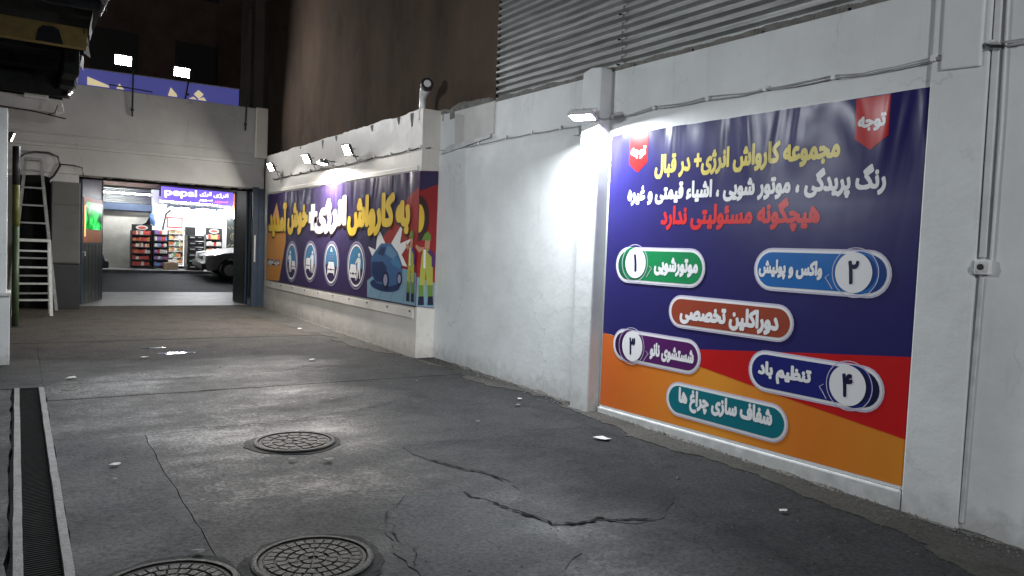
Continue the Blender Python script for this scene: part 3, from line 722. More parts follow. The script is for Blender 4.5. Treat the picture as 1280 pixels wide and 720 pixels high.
for i in range(4): flat([(5.8 + i * .42, .80), (5.82 + i * .42, .80), (6.1 + i * .40, 1.17), (6.085 + i * .40, 1.17)], 0.0036, 'f_glass', fb, 'floor_line')
flat(ellipse(6.42, 1.02, .55, .10), 0.0040, 'f_cardark', fb, 'car_shadow_print')
flat([(5.75, 1.60), (6.05, 1.55), (6.12, 1.90), (6.45, 1.62), (6.62, 1.66), (7.02, 1.98), (6.93, 1.66), (7.32, 1.74), (7.0, 1.50), (7.20, 1.33), (6.9, 1.35), (6.2, 1.2)], 0.0040, 'f_white', fb, 'burst_print')
cp = flat([(5.90, 1.16), (5.88, 1.42), (6.02, 1.52), (6.25, 1.655), (6.62, 1.66), (6.86, 1.53), (7.02, 1.36), (7.04, 1.12), (6.86, 1.05), (6.55, 1.0), (6.1, 1.04)], 0.0052, 'f_carblue', fb, 'car_print')
flat([(6.42, 1.50), (6.50, 1.62), (6.66, 1.60), (6.86, 1.50), (6.72, 1.42)], 0.0066, 'f_glass', cp, 'windscreen_print')
flat([(6.12, 1.50), (6.26, 1.60), (6.42, 1.60), (6.36, 1.46)], 0.0066, 'f_cardark', cp, 'side_window_print')
flat([(5.92, 1.18), (5.92, 1.36), (6.34, 1.38), (6.48, 1.30), (6.5, 1.06), (6.1, 1.06)], 0.0060, 'f_cardark', cp, 'side_shade_print')
flat([(6.62, 1.40), (6.84, 1.46), (7.0, 1.34), (6.98, 1.28), (6.7, 1.34)], 0.0066, 'f_sky', cp, 'bonnet_print')
for x, y, r in ((6.46, 1.10, .12), (6.95, 1.14, .09)):
    flat(ellipse(x, y, r, r * 1.15, 20), 0.0072, 'f_dark', cp, 'wheel_print'); flat(ellipse(x, y, r * .62, r * .75, 16), 0.0086, 'f_lilac', cp, 'hub_print')
for t, x0, x1, y0, y1, m in (('به', 6.76, 7.25, 1.80, 2.29, 'f_gold'), ('کارواش', 4.82, 6.71, 1.77, 2.43, 'f_gold'), ('انرژی', 3.10, 4.77, 1.80, 2.46, 'f_white'),
                           ('خوش', 1.45, 2.75, 1.78, 2.42, 'f_gold'), ('آمدید', 0.07, 1.40, 1.73, 2.45, 'f_gold')):
    lettering(t, x0 - .05, x1 + .02, y0 - .04, y1 - .02, 0.0075, 'f_brownink', fb, 0.085, name='lettering_shadow')
    lettering(t, x0, x1, y0, y1, 0.0100, m, fb, 0.075)
flat([(2.92, 2.36), (3.15, 2.36), (3.15, 2.22), (3.28, 2.22), (3.28, 2.00), (3.15, 2.00), (3.15, 1.86), (2.92, 1.86), (2.92, 2.00), (2.80, 2.00), (2.80, 2.22), (2.92, 2.22)], 0.0100, 'f_white', fb, 'plus_sign')
flat([(0.0, 1.10), (0.95, 1.12), (0.95, 1.24), (0.0, 1.23)], 0.0030, 'f_brownink', fb, 'caption_strip')
lettering('مدیریت سرویس', 0.03, 0.93, 1.10, 1.24, 0.0044, 'f_white', fb, 0.06)
def icon(cx, cy, rx, ry, kind):
    p = flat(ellipse(cx, cy, rx * 1.06, ry * 1.04), 0.0024, 'f_lilac', fb, 'oval_icon')
    flat(ellipse(cx, cy, rx * .96, ry * .97), 0.0036, 'f_navy', p, 'icon_field')
    ring(cx, cy, rx * .90, ry * .92, rx * .09, 0.0044, 'f_white', p, 'icon_ring')
    up = [(cx + rx * .78 * math.cos(t), cy + ry * .80 * math.sin(t)) for t in [math.pi * k / 18 - .15 for k in range(20)]]
    flat(up, 0.0050, 'f_sky', p, 'icon_sky')
    def body(x, h, lean=0):
        w_ = rx * .16
        flat([(x - w_, cy - ry * .55), (x - w_ * .6, cy - ry * .55), (x, cy - ry * .12), (x + w_ * .7, cy - ry * .55), (x + w_ * 1.2, cy - ry * .55), (x + w_, cy + ry * .2), (x + w_ * 2.0, cy - ry * .05), (x + w_ * .8, cy + ry * .34), (x - w_, cy + ry * .34), (x - w_ * 2.6, cy + ry * .12), (x - w_ * 2.4, cy + ry * .06), (x - w_, cy + ry * .18)], 0.0066, 'f_white', p, 'icon_figure')
        flat(ellipse(x, cy + ry * .46, rx * .11, ry * .09, 14), 0.0066, 'f_white', p, 'icon_head')
    def front(x, y, sx, sy):
        flat([(x - sx, y - sy), (x - sx * .75, y - sy), (x - sx * .7, y - sy * .7), (x + sx * .7, y - sy * .7), (x + sx * .75, y - sy), (x + sx, y - sy), (x + sx, y + sy * .1), (x + sx * .7, y + sy), (x - sx * .7, y + sy), (x - sx, y + sy * .1)], 0.0066, 'f_white', p, 'icon_car')
        flat(ellipse(x, y - sy * .15, sx * .35, sy * .12, 14), 0.0078, 'f_dark', p, 'icon_grille')
        for d in (-.7, .7): flat(ellipse(x + d * sx, y - sy * .15, sx * .2, sy * .1, 10), 0.0078, 'f_dark', p, 'icon_lamp')
    if kind == 0: body(cx - rx * .25, 1, -1); front(cx + rx * .35, cy - ry * .2, rx * .30, ry * .24)
    if kind == 1: body(cx + rx * .38, 1); front(cx - rx * .3, cy - ry * .15, rx * .36, ry * .32)
    if kind == 2:
        front(cx, cy - ry * .22, rx * .48, ry * .30)
        flat([(cx - rx * .16, cy + ry * .55), (cx + rx * .16, cy + ry * .55), (cx, cy + ry * .76)], 0.0066, 'f_white', p, 'icon_drop')
        for k in range(3): flat([(cx - rx * .3, cy + ry * (.18 + k * .11)), (cx + rx * .3, cy + ry * (.18 + k * .11)), (cx + rx * .3, cy + ry * (.21 + k * .11)), (cx - rx * .3, cy + ry * (.21 + k * .11))], 0.0066, 'f_lilac', p, 'icon_spray')
    if kind == 3: body(cx + rx * .34, 1); front(cx - rx * .30, cy - ry * .30, rx * .42, ry * .34)
for k, (x0, x1, y0, y1) in enumerate(((1.40, 2.15, .83, 1.63), (2.56, 3.29, .885, 1.65), (3.71, 4.45, .88, 1.655), (4.87, 5.63, .89, 1.66))):
    icon((x0 + x1) / 2, (y0 + y1) / 2, (x1 - x0) / 2, (y1 - y0) / 2, k)
def worker(parent, x, sc, z, y0=0.80, wx=1.0):
    def P(pts): return [(x + px * sc * wx, y0 + py * sc) for px, py in pts]
    p = flat(P([(-.16, .10), (-.04, .10), (-.01, .52), (.05, .10), (.17, .10), (.15, .60), (.13, .80), (.10, .83), (-.09, .83), (-.12, .72), (-.14, .5)]), z, 'f_lime', parent, 'worker_print')
    flat(P([(-.17, .30), (-.06, .30), (-.04, .12), (-.155, .12)]), z + .0012, 'f_green', p, 'trouser_print')
    flat(P([(.03, .30), (.16, .30), (.165, .12), (.055, .12)]), z + .0012, 'f_green', p, 'trouser_print')
    flat(P([(-.17, .0), (-.03, .0), (-.04, .13), (-.16, .13)]), z + .0012, 'f_dark', p, 'boot_print')
    flat(P([(.05, .0), (.19, .0), (.17, .13), (.06, .13)]), z + .0012, 'f_dark', p, 'boot_print')
    flat(P([(.09, .84), (.20, .74), (.19, .55), (.12, .58), (.11, .72), (.0, .80)]), z + .0024, 'f_shirt', p, 'sleeve_print')
    flat(P([(-.10, .82), (-.18, .78), (-.27, .86), (-.25, .90), (-.17, .86), (-.06, .86)]), z + .0024, 'f_skin', p, 'arm_print')
    flat(P([(-.06, .84), (.05, .84), (.07, .98), (-.05, 1.0)]), z + .0024, 'f_skin', p, 'face_print')
    flat(P([(-.13, .965), (.08, .965), (.08, 1.05), (.0, 1.10), (-.07, 1.06)]), z + .0036, 'f_green', p, 'cap_print')
    flat(P([(-.08, .83), (-.03, .83), (-.02, .55), (-.07, .55)]), z + .0024, 'f_white', p, 'strap_print')
worker(fb, 7.33, 0.93, 0.0112, 0.84, 0.75)
# the end that wraps the corner faces back up the alley
EM = Matrix(((1, 0, 0, XF), (0, 0, -1, YC - 0.006), (0, 1, 0, 0), (0, 0, 0, 1)))
inv = fb.matrix_world.inverted() @ EM
wr = MB()
wv = [(-0.018, 0.780), (0.270, 0.748), (0.268, 2.705), (-0.018, 2.684)]
end = flat([(x, y) for x, y in wv], 0.0, 'f_red', fb, 'folded_end', 0.003)
def on_end(objs):
    for o in objs: o.matrix_local = inv
on_end([end])
ROOTM[end.name] = EM
flat([(-0.016, 2.40), (0.268, 2.52), (0.267, 2.70), (-0.016, 2.68)], 0.0012, 'f_navy', end, 'blue_field')
flat([(-0.016, .785), (0.268, .755), (0.266, 1.12), (-0.016, 1.2)], 0.0012, 'f_tile', end, 'floor_print')
flat([(-0.016, 1.74)] + [(-0.016 + .16 * math.sin(t), 2.02 - .32 * math.cos(t)) for t in [math.pi * k / 14 for k in range(15)]], 0.0024, 'f_brownink', end, 'emblem_shadow')
flat([(-0.016 + .085 * math.sin(t), 2.02 - .20 * math.cos(t)) for t in [math.pi * k / 14 for k in range(15)]], 0.0036, 'f_gold', end, 'half_emblem')
worker(end, 0.125, 0.95, 0.0036, 0.80, 0.72)
for k in range(10):
    y = 0.71 + .0; x = 0.3 + k * .78
    MB().tube([(XF - 0.030, 17 - x, 0.70), (XF - 0.010, 17 - x, 0.70)], 0.014, 8).build('fixing_nail', 'dark_steel', fb)

# ------------------------------------------------------------------ gate wall and what hangs on it
YG = 17.4
gw = thing('gate_wall', 'grey-white parapet wall spanning the alley end above the gateway', 'wall', (2.8, YG, 0))
b = MB(); vs = []; fs = []
MB().box(-3.5, 1.05, YG, YG + 0.3, -0.1, 2.80).build('side_wall', 'gate_white_wall', gw)
MB().prism([(-3.5, 2.803), (4.70, 2.803), (4.70, 4.598), (1.0, 4.590), (-3.5, 4.60)], 'y', YG, YG + 0.3).build('parapet', 'gate_white_wall', gw, bevel=0.012)
MB().prism([(-3.5, 3.50), (4.45, 3.575), (4.45, 3.605), (-3.5, 3.53)], 'y', YG - 0.035, YG + 0.01).build('string_course', 'gate_white_wall', gw, bevel=0.01)
MB().prism([(-3.5, 3.285), (4.45, 3.33), (4.45, 3.40), (-3.5, 3.36)], 'y', YG - 0.055, YG + 0.01).build('string_course', 'gate_white_wall', gw, bevel=0.012)
MB().box(4.46, 4.715, YG - 0.14, YG + 0.29, 3.48, 4.60).build('corner_pier', 'far_white_wall', gw, bevel=0.012)
b = MB()
for i in range(44):
    x = 1.06 + i * 0.083; b.box(x, x + 0.085, YG - 0.02 + random.uniform(-.01, .02), YG + 0.29, 2.80 - random.uniform(0.005, 0.035), 2.806)
tag(b.build('broken_lintel_edge', 'raw_cement', gw), kind='stuff')
b = MB().box(1.06, 4.69, YG + 0.12, YG + 0.29, 2.745, 2.80); b.build('rolled_shutter', 'black_gap', gw, bevel=0.03)

def gate_leaf(p0, p1, z0, z1, th, face, edge, label, grp):
    d = Vector((p1[0] - p0[0], p1[1] - p0[1], 0)); L = d.length; d.normalize(); nrm = Vector((d.y, -d.x, 0))
    M = Matrix(((d.x, nrm.x, 0, p0[0]), (d.y, nrm.y, 0, p0[1]), (0, 0, 1, z0), (0, 0, 0, 1)))
    t = thing('gate_leaf', label, 'gate', mat4=M, group=grp); H = z1 - z0
    MB().box(0.03, L - .03, -th * .35, th * .35, 0.03, H - .03).build('sheet_panel', face, t, world=False)
    for x in (0.0, L - 0.05): MB().box(x, x + .05, -th / 2, th / 2, 0, H).build('stile', edge, t, bevel=0.004, world=False)
    for z in (0.0, H * .46, H - .05): MB().box(0.051, L - .051, -th * .45, th * .45, z, z + .05).build('rail', face, t, bevel=0.004, world=False)
    for k in range(1, 6): MB().box(L * k / 6 - .008, L * k / 6 + .008, -th * .43, th * .43, 0.051, H * .46 - .001).build('rib', face, t, world=False)
    return t, L, H
gl, L, H = gate_leaf((1.10, 17.72), (1.60, 19.15), 0.175, 2.845, 0.07, 'gate_green', 'gate_blue', 'dark green steel gate leaf with a green reflection painted on as glow, left of the gateway', 'gate leaves')
def green_reflection():  # green reflection in the glossy leaf, painted as patchy emission
    m, n, l, b_ = _new('green_reflection')
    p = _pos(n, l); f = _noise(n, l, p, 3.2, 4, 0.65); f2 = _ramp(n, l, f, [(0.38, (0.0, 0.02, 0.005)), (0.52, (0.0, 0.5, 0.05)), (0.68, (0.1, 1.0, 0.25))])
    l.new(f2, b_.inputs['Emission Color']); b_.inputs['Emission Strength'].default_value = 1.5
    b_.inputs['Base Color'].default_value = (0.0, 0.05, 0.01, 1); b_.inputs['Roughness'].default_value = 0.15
green_reflection(); mat('orange_trim', (0.45, 0.13, 0.03), 0.4)
MB().box(0.10, L - .08, 0.026, 0.036, 1.28, 2.22).build('reflection_frame', 'orange_trim', gl, world=False)
MB().box(0.22, L - .12, 0.037, 0.041, 1.55, 2.12).build('glowing_reflection', 'green_reflection', gl, world=False)
MB().box(0.16, 0.21, 0.037, 0.041, 1.40, 2.05).build('painted_glow_strip', emit('warm_glow', (1, 0.55, 0.2), 1.6), gl, world=False)  # warm glowing strip added beside the painted reflection
MB().tube([(0.03, 0.03, 1.08), (0.03, 0.09, 1.08), (0.03, 0.09, 1.0)], 0.014, 8).build('handle', 'aluminium', gl, world=False)
gr_, L2, H2 = gate_leaf((4.43, 17.72), (4.36, 18.55), 0.165, 2.815, 0.07, 'gate_green', 'gate_blue', 'dark ribbed steel gate leaf folded open against the right side', 'gate leaves')
gp = thing('gate_post', 'dark blue folded steel gate panel beside the welcome banner wall', 'gate post', (4.56, 17.28, fz(17.3)))
MB().box(4.43, 4.56, 17.28, 17.36, fz(17.3), 2.83).build('folded_panel', 'gate_blue', gp, bevel=0.008)
MB().box(4.565, 4.70, 17.30, 17.38, fz(17.3), 2.80).build('folded_panel', 'gate_blue', gp, bevel=0.008)
MB().box(4.47, 4.50, 17.255, 17.279, 1.15, 1.75).build('pull_handle', 'aluminium', gp)

# panels left of the gate
cb = thing('storage_cabinet', 'tall grey two-part storage cabinet between ladders and left gate leaf', 'cabinet', (0.8, 17.2, fz(17.2)))
MB().box(0.56, 1.06, 16.98, 17.39, 0.14, 1.02).build('lower_box', 'black_plastic', cb, bevel=0.01)
MB().box(0.565, 1.055, 17.0, 17.39, 1.03, 2.62).build('upper_box', 'grey_board', cb, bevel=0.01)
MB().box(0.58, 1.04, 16.985, 17.0, 2.18, 2.60).build('door_panel', 'grey_board', cb, bevel=0.006)
MB().box(0.58, 1.04, 16.985, 17.0, 1.05, 2.15).build('door_panel', 'grey_board', cb, bevel=0.006)
db = tag(MB().prism([(-0.05, 0.14), (0.55, 0.14), (0.55, 2.70), (0.42, 2.74), (-0.05, 2.70)], 'y', 17.31, 17.385).build('dark_panel', 'black_gap', bevel=0.01), 'flat black panel behind the two stepladders', 'door')  # flat black sheet filling the dark gap behind the ladders

def stepladder(cx, cy, wb, wt, h, n, m, label, depth, lean):
    z0 = fz(cy); t = thing('stepladder', label, 'ladder', (cx, cy, z0), group='stepladders by the gate')
    def at(u, k, back=0):
        w_ = wb + (wt - wb) * k; return (cx + u * w_ / 2, cy + (lean * k if not back else depth * (1 - k) + lean * k + 0.03), z0 + h * k)
    for u in (-1, 1):
        a, c = Vector(at(u, 0)), Vector(at(u, 1)); MB().tube([a, c], 0.036, 4).build('side_rail', m, t)
        a, c = Vector(at(u * .92, 0, 1)), Vector(at(u * .92, .97, 1)); MB().tube([a, c], 0.018, 4).build('rear_leg', m, t)
    for i in range(n):
        k = (i + 1) / (n + 0.6); a = at(-1, k); c = at(1, k)
        MB().box(a[0], c[0], a[1] - .045, a[1] + .045, a[2] - .022, a[2] + .012).build('step', m, t, bevel=0.004)
    a = at(-1, 1); c = at(1, 1); MB().box(a[0] - .02, c[0] + .02, a[1] - .06, a[1] + .12, a[2] - .02, a[2] + .035).build('top_cap', m, t, bevel=0.008)
    return t
stepladder(0.27, 16.75, 0.78, 0.24, 2.86, 8, 'old_aluminium', 'tall weathered aluminium stepladder tapering upward, behind the short one', 0.45, 0.25)
stepladder(0.255, 15.75, 0.58, 0.50, 1.34, 4, 'aluminium', 'short pale stepladder standing before the tall one', 0.42, 0.15)

# left pillar, pole, left lamp
lp = thing('white_pillar', 'white painted pillar at the left picture edge with a small ledge', 'pillar', (-0.3, 10.5, fz(10.5)))
MB().box(-0.62, -0.085, 10.45, 10.95, -0.05, 3.02).build('shaft', 'white_wall', lp, bevel=0.012)
MB().box(-0.64, -0.045, 10.40, 10.97, 0.86, 0.90).build('ledge', 'ledge_paint', lp, bevel=0.008)
MB().box(-0.64, -0.055, 10.43, 10.97, 0.0, 0.859).build('plinth', 'white_wall', lp, bevel=0.008)
po = thing('painted_pole', 'dark green and yellow painted steel pole behind the white pillar', 'pole', (0.0, 14.2, fz(14.2)))
MB().tube([(0.0, 14.2, 2.35), (0.0, 14.2, 2.95)], 0.055, 12).build('upper_sleeve', 'dark_steel', po, smooth=True)
MB().tube([(0.0, 14.2, 1.7), (0.0, 14.2, 2.349)], 0.052, 12).build('yellow_section', 'green_yellow_paint', po, smooth=True)
MB().tube([(0.0, 14.2, 0.05), (0.0, 14.2, 1.699)], 0.05, 12).build('green_section', mat('pole_green', (0.05, 0.085, 0.04), 0.5), po, smooth=True)
MB().box(-0.10, 0.10, 14.10, 14.30, 0.07, 0.115).build('base_plate', 'dark_steel', po)

# ------------------------------------------------------------------ floodlights
def floodlight(loc, aim, w, h, led, label, housing='lamp_housing', arm=None, group='LED floodlights', hood=0.008):
    q = Vector(aim).normalized().to_track_quat('-Y', 'Z'); M = Matrix.Translation(loc) @ q.to_matrix().to_4x4()
    t = thing('floodlight', label, 'floodlight', mat4=M, group=group)
    MB().prism([(-w / 2, -h / 2), (w / 2, -h / 2), (w / 2, h / 2), (-w / 2, h / 2)], 'y', 0.004, 0.035).build('body', housing, t, bevel=0.008, world=False)
    for k in range(6):
        x = -w * .38 + k * w * .152; MB().box(x - .004, x + .004, 0.0352, 0.06, -h * .4, h * .4).build('cooling_fin', housing, t, world=False)
    for x0, x1, z0, z1 in ((-w / 2, w / 2, h / 2 - .014, h / 2), (-w / 2, w / 2, -h / 2, -h / 2 + .014), (-w / 2, -w / 2 + .014, -h / 2 + .0145, h / 2 - .0145), (w / 2 - .014, w / 2, -h / 2 + .0145, h / 2 - .0145)):
        MB().box(x0, x1, -hood, 0.0035, z0, z1).build('bezel', housing, t, world=False)
    MB().poly([(-w / 2 + .016, 0, -h / 2 + .016), (w / 2 - .016, 0, -h / 2 + .016), (w / 2 - .016, 0, h / 2 - .016), (-w / 2 + .016, 0, h / 2 - .016)]).build('led_face', led, t, world=False)
    MB().tube([(-w / 2 - .012, 0.015, 0), (-w / 2 - .012, 0.085, -h * .1), (w / 2 + .012, 0.085, -h * .1), (w / 2 + .012, 0.015, 0)], 0.007, 6).build('bracket', housing, t, world=False)
    if arm:
        b = MB().tube([M @ Vector((0, 0.085, -h * .1))] + [Vector(a) for a in arm], 0.011, 8); b.build('arm', housing, t)
    return t
floodlight((4.66, 5.87, 2.965), (-0.20, -0.10, -0.97), 0.26, 0.16, 'led_pilaster', 'white floodlight on the pilaster beside the large notice banner', 'lamp_housing_white', [(4.78, 5.97, 3.03), (4.86, 5.97, 3.03)], hood=0.012)
floodlight((4.50, 16.2, 3.20), (-0.86, -0.22, -0.46), 0.20, 0.19, 'led_wall', 'lit wall floodlight farthest along, nearest the gate', arm=[(4.64, 16.25, 3.12), (4.73, 16.25, 3.12)])
floodlight((4.50, 13.85, 3.18), (-0.86, -0.22, -0.46), 0.20, 0.19, 'led_wall', 'lit wall floodlight in the middle of the three above the welcome banner', arm=[(4.64, 13.9, 3.10), (4.73, 13.9, 3.10)])
floodlight((4.50, 11.80, 3.16), (-0.86, -0.22, -0.46), 0.20, 0.19, 'led_wall', 'lit wall floodlight nearest the wall corner, above the welcome banner', arm=[(4.64, 11.85, 3.08), (4.73, 11.85, 3.08)])
floodlight((4.50, 12.95, 3.03), (-0.20, 0.02, -0.97), 0.26, 0.16, 'led_down', 'dark downward floodlight throwing a glare spot above the welcome banner', arm=[(4.64, 12.95, 3.08), (4.73, 12.95, 3.08)], hood=0.014)
floodlight((1.79, 17.20, 5.16), (0.05, -0.975, -0.18), 0.32, 0.20, 'led_pole', 'bright floodlight on a pole above the parapet, the left one', arm=[(1.95, 17.30, 5.02)], group='pole floodlights')
floodlight((2.89, 17.20, 5.10), (0.05, -0.975, -0.18), 0.32, 0.20, 'led_pole', 'bright floodlight on a pole above the parapet, the right one', arm=[(3.03, 17.30, 4.92)], group='pole floodlights')
floodlight((-0.05, 13.6, 3.02), (0.90, -0.22, -0.35), 0.12, 0.16, 'led_left', 'small warm lamp on the left side just above the painted pole', arm=[(-0.15, 13.75, 3.1), (-0.2, 14.2, 3.1)])
for x, z0, z1, lab in ((1.985, 4.08, 5.03, 'thin dark pole on the parapet holding the left floodlight'), (3.04, 4.55, 4.94, 'thin dark pole behind the parapet holding the right floodlight'), (4.25, 4.07, 4.68, 'thin bare dark pole on the parapet near the corner pier')):
    p = thing('lamp_pole', lab, 'pole', (x, 17.3, z0), group='parapet poles')
    MB().tube([(x, 17.365 if z0 < 4.5 else 17.72, z0), (x, 17.34 if z0 < 4.5 else 17.5, (z0 + z1) / 2), (x, 17.30, z1)], 0.017, 8).build('tube', 'dark_steel', p)
    MB().box(x - .03, x + .03, 17.36, 17.397, z0 + .12, z0 + .16).build('wall_clamp', 'dark_steel', p)
MB_t = thing('lamp_crossbar', 'thin dark bar lying along the parapet top by the left floodlight pole', 'bar', (2.1, 17.33, 4.66))
MB().tube([(1.55, 17.33, 4.66), (2.35, 17.33, 4.63)], 0.013, 6).build('bar', 'dark_steel', MB_t)
# working lamps of the wash bay behind the viewer's left shoulder
floodlight((-0.62, 7.6, 3.35), (0.86, -0.10, -0.44), 0.30, 0.22, 'led_near', 'bay floodlight on the left side, out of the picture', arm=[(-0.75, 7.6, 3.4)])

floodlight((1.5, -3.5, 3.6), (0.35, 0.88, -0.32), 0.30, 0.22, 'led_back', 'bay floodlight overhead behind the viewer, out of the picture', arm=[(1.4, -3.65, 3.7)])

# ------------------------------------------------------------------ cables and fittings
def sag_cable(name, pts, r, m, label, sag=0.02, clips=True):
    t = thing(name, label, 'cable', pts[0]); P = []
    for i in range(len(pts) - 1):
        a, c = Vector(pts[i]), Vector(pts[i + 1])
        for j in range(6):
            k = j / 6; p = a.lerp(c, k); p.z -= sag * 4 * k * (1 - k) * (0.6 + 0.6 * abs(wob(p.y, i, 0, 3, 1))); P.append(p)
    P.append(Vector(pts[-1])); MB().tube(P, r, 6).build('wire', m, t, smooth=True)
    if clips:
        for p in pts[1:-1]: MB().box(p[0] - .012, p[0] + .022, p[1] - .016, p[1] + .016, p[2] - .012, p[2] + .03).build('clip', 'white_plastic', t, bevel=0.003)
    return t
ny = [0.6, 1.4, 1.95, 2.22]
sag_cable('wall_cable', [(4.975, 0.4, 2.99), (4.975, 1.2, 2.97), (4.975, 2.25, 2.965), (4.955, 2.62, 2.955), (4.978, 3.35, 2.965), (4.978, 3.95, 2.975), (4.978, 4.55, 2.985), (4.978, 5.2, 2.995), (4.978, 5.80, 2.985), (4.835, 5.84, 2.97)], 0.005, 'cable_grey', 'grey cable clipped along the white wall above the notice banner', 0.022)
sag_cable('wall_cable', [(4.972, 0.4, 3.03), (4.972, 1.3, 3.01), (4.972, 2.25, 2.99), (4.950, 2.63, 2.97), (4.975, 3.35, 2.985), (4.975, 4.55, 3.01), (4.975, 5.2, 3.02), (4.975, 5.80, 2.995), (4.835, 5.85, 2.985)], 0.004, 'cable_grey', 'second thinner cable running just above the clipped grey cable', 0.03, False)
sag_cable('wall_cable', [(4.84, 6.10, 2.975), (4.985, 6.15, 2.97), (4.982, 6.65, 2.98), (4.982, 7.2, 2.985), (4.982, 7.75, 2.99), (4.982, 8.4, 2.975), (4.985, 9.2, 2.985), (4.985, 9.47, 3.0)], 0.006, 'cable_grey', 'grey cable on the bare white wall between pilaster and wall corner', 0.015)
far_pts = [(4.85, 9.485, 3.02), (4.705, 9.53, 3.015)] + [(4.703, 9.9 + i * 0.62, 3.0 + random.uniform(-.01, .01)) for i in range(12)]
sag_cable('wall_cable', far_pts, 0.009, 'cable_black', 'dark cable along the projecting wall linking the three wall floodlights', 0.02)
for y in (16.25, 13.9, 11.85):
    t = thing('lamp_lead', {16.25: 'short lead hanging under the floodlight nearest the gate', 13.9: 'short lead hanging under the middle wall floodlight', 11.85: 'short lead hanging under the floodlight nearest the corner'}[y], 'cable', (4.7, y, 3.0))
    MB().tube([(4.66, y, 3.12), (4.66, y - .02, 3.06), (4.70, y - .03, 3.0)], 0.007, 6).build('wire', 'cable_black', t)
jb = tag(MB().box(4.955, 4.998, 6.30, 6.40, 2.87, 2.95).build('junction_box', 'grey_plastic', bevel=0.006), 'small grey junction box left of the pilaster floodlight', 'box')
cd = thing('conduit', 'vertical grey cable conduit on the wall right of the notice banner', 'conduit', (4.97, 2.26, 1.7))
MB().prism([(2.235, 1.68), (2.275, 1.68), (2.285, 3.6), (2.245, 3.6)], 'x', 4.980, 5.0).build('upper_channel', 'grey_plastic', cd, bevel=0.006)
MB().prism([(2.262, 0.0), (2.288, 0.0), (2.268, 1.56), (2.240, 1.56)], 'x', 4.986, 5.0).build('lower_channel', 'ledge_paint', cd, bevel=0.006)
MB().tube([(4.985, 2.205, 1.66), (4.985, 2.20, 2.5), (4.985, 2.215, 3.6)], 0.006, 6).build('loose_wire', 'grey_plastic', cd)
sk = thing('wall_socket', 'small white surface socket box on the wall conduit', 'socket', (4.97, 2.245, 1.58))
MB().box(4.952, 5.0, 2.20, 2.285, 1.575, 1.668).build('box', 'white_plastic', sk, bevel=0.008)
MB().tube([(4.946, 2.24, 1.622), (4.936, 2.24, 1.622)], 0.030, 16).build('socket_face', 'grey_plastic', sk)
MB().tube([(4.937, 2.24, 1.622), (4.934, 2.24, 1.622)], 0.020, 16).build('socket_hole', 'black_plastic', sk)
cj = thing('cable_joint', 'taped dark cable joint where the wall cables cross the conduit', 'cable joint', (4.96, 2.25, 2.98))
for k in range(3): MB().tube([(4.955, 2.20 + k * .03, 2.955 + k * .02), (4.95, 2.27, 2.97 + k * .015), (4.955, 2.30, 2.99)], 0.011, 6).build('tape_wrap', ['dark_steel', 'cable_grey', 'white_plastic'][k], cj)
vp = thing('vent_pipe', 'white elbow pipe with a dark round mouth on top of the projecting wall', 'pipe', (4.72, 9.6, 3.5))
MB().tube([(4.76, 9.62, 3.40), (4.76, 9.62, 3.60), (4.755, 9.60, 3.72), (4.74, 9.52, 3.80), (4.71, 9.40, 3.85)], [0.045, 0.045, 0.05, 0.07, 0.075], 16).build('elbow', 'white_plastic', vp, smooth=True)
MB().tube([(4.712, 9.41, 3.848), (4.69, 9.345, 3.862)], 0.086, 20).build('mouth_ring', 'black_plastic', vp)
MB().tube([(4.6899, 9.3448, 3.862), (4.6880, 9.340, 3.863)], 0.050, 20).build('mouth_cover', 'grey_plastic', vp)

# ------------------------------------------------------------------ canopy at upper left
cn = thing('canopy_roof', 'dark overhanging canopy roof with a yellow steel beam at upper left', 'canopy', (0, 12, 4.3))
MB().box(-6, 0.92, 4, 17.1, 4.55, 4.62).build('roof_sheet', 'canopy_dark', cn)
for k in range(9):
    y = 5.2 + k * 1.4
    if abs(y - 12.2) > .3: MB().box(-6, 0.86, y, y + .09, 4.40, 4.549).build('purlin', 'canopy_dark', cn, bevel=0.004)
MB().box(-6, 0.80, 12.02, 12.18, 4.17, 4.44).build('yellow_beam', 'yellow_paint', cn, bevel=0.008)
MB().prism([(0.20, 4.172), (0.52, 4.172), (0.47, 4.36), (0.40, 4.39), (0.28, 4.38), (0.23, 4.33)], 'y', 11.99, 12.019).build('gusset_plate', 'canopy_dark', cn, bevel=0.004)
MB().box(-.12, -.10, 12.0, 12.019, 4.175, 4.435).build('stiffener', 'yellow_paint', cn)
MB().box(-6, 0.70, 16.2, 16.5, 4.02, 4.548).build('rear_beam', 'canopy_dark', cn, bevel=0.01)
MB().prism([(-6, 3.97), (0.62, 3.97), (0.70, 4.3), (-6, 4.3)], 'y', 15.2, 15.3).build('fascia_board', 'canopy_dark', cn)
random.seed(21)
for k in range(15):
    y = 6.0 + k * 0.74; x = 0.86 + random.uniform(-.05, .05); d = random.uniform(0.06, 0.22)
    b = MB().add([(x, y, 4.60), (x + .05, y + .7, 4.60), (x + .02 + random.uniform(-.05, .08), y + .68, 4.56 - d), (x - .04, y + .1, 4.50 - d * random.random())], [(0, 1, 2, 3)])
    o = b.build('edge_flap', 'black_gap', cn); s = o.modifiers.new('thick', 'SOLIDIFY'); s.thickness = 0.008
MB().tube([(0.93, 9.8, 4.49), (0.89, 11.2, 4.44)], 0.012, 6).build('edge_trim', 'canopy_white', cn)
MB().tube([(0.70, 14.9, 4.28), (0.80, 15.6, 4.0)], 0.028, 4).build('edge_trim', 'canopy_white', cn)
MB().tube([(0.74, 15.2, 4.0), (0.82, 15.6, 4.13)], 0.02, 4).build('edge_trim', 'canopy_white', cn)
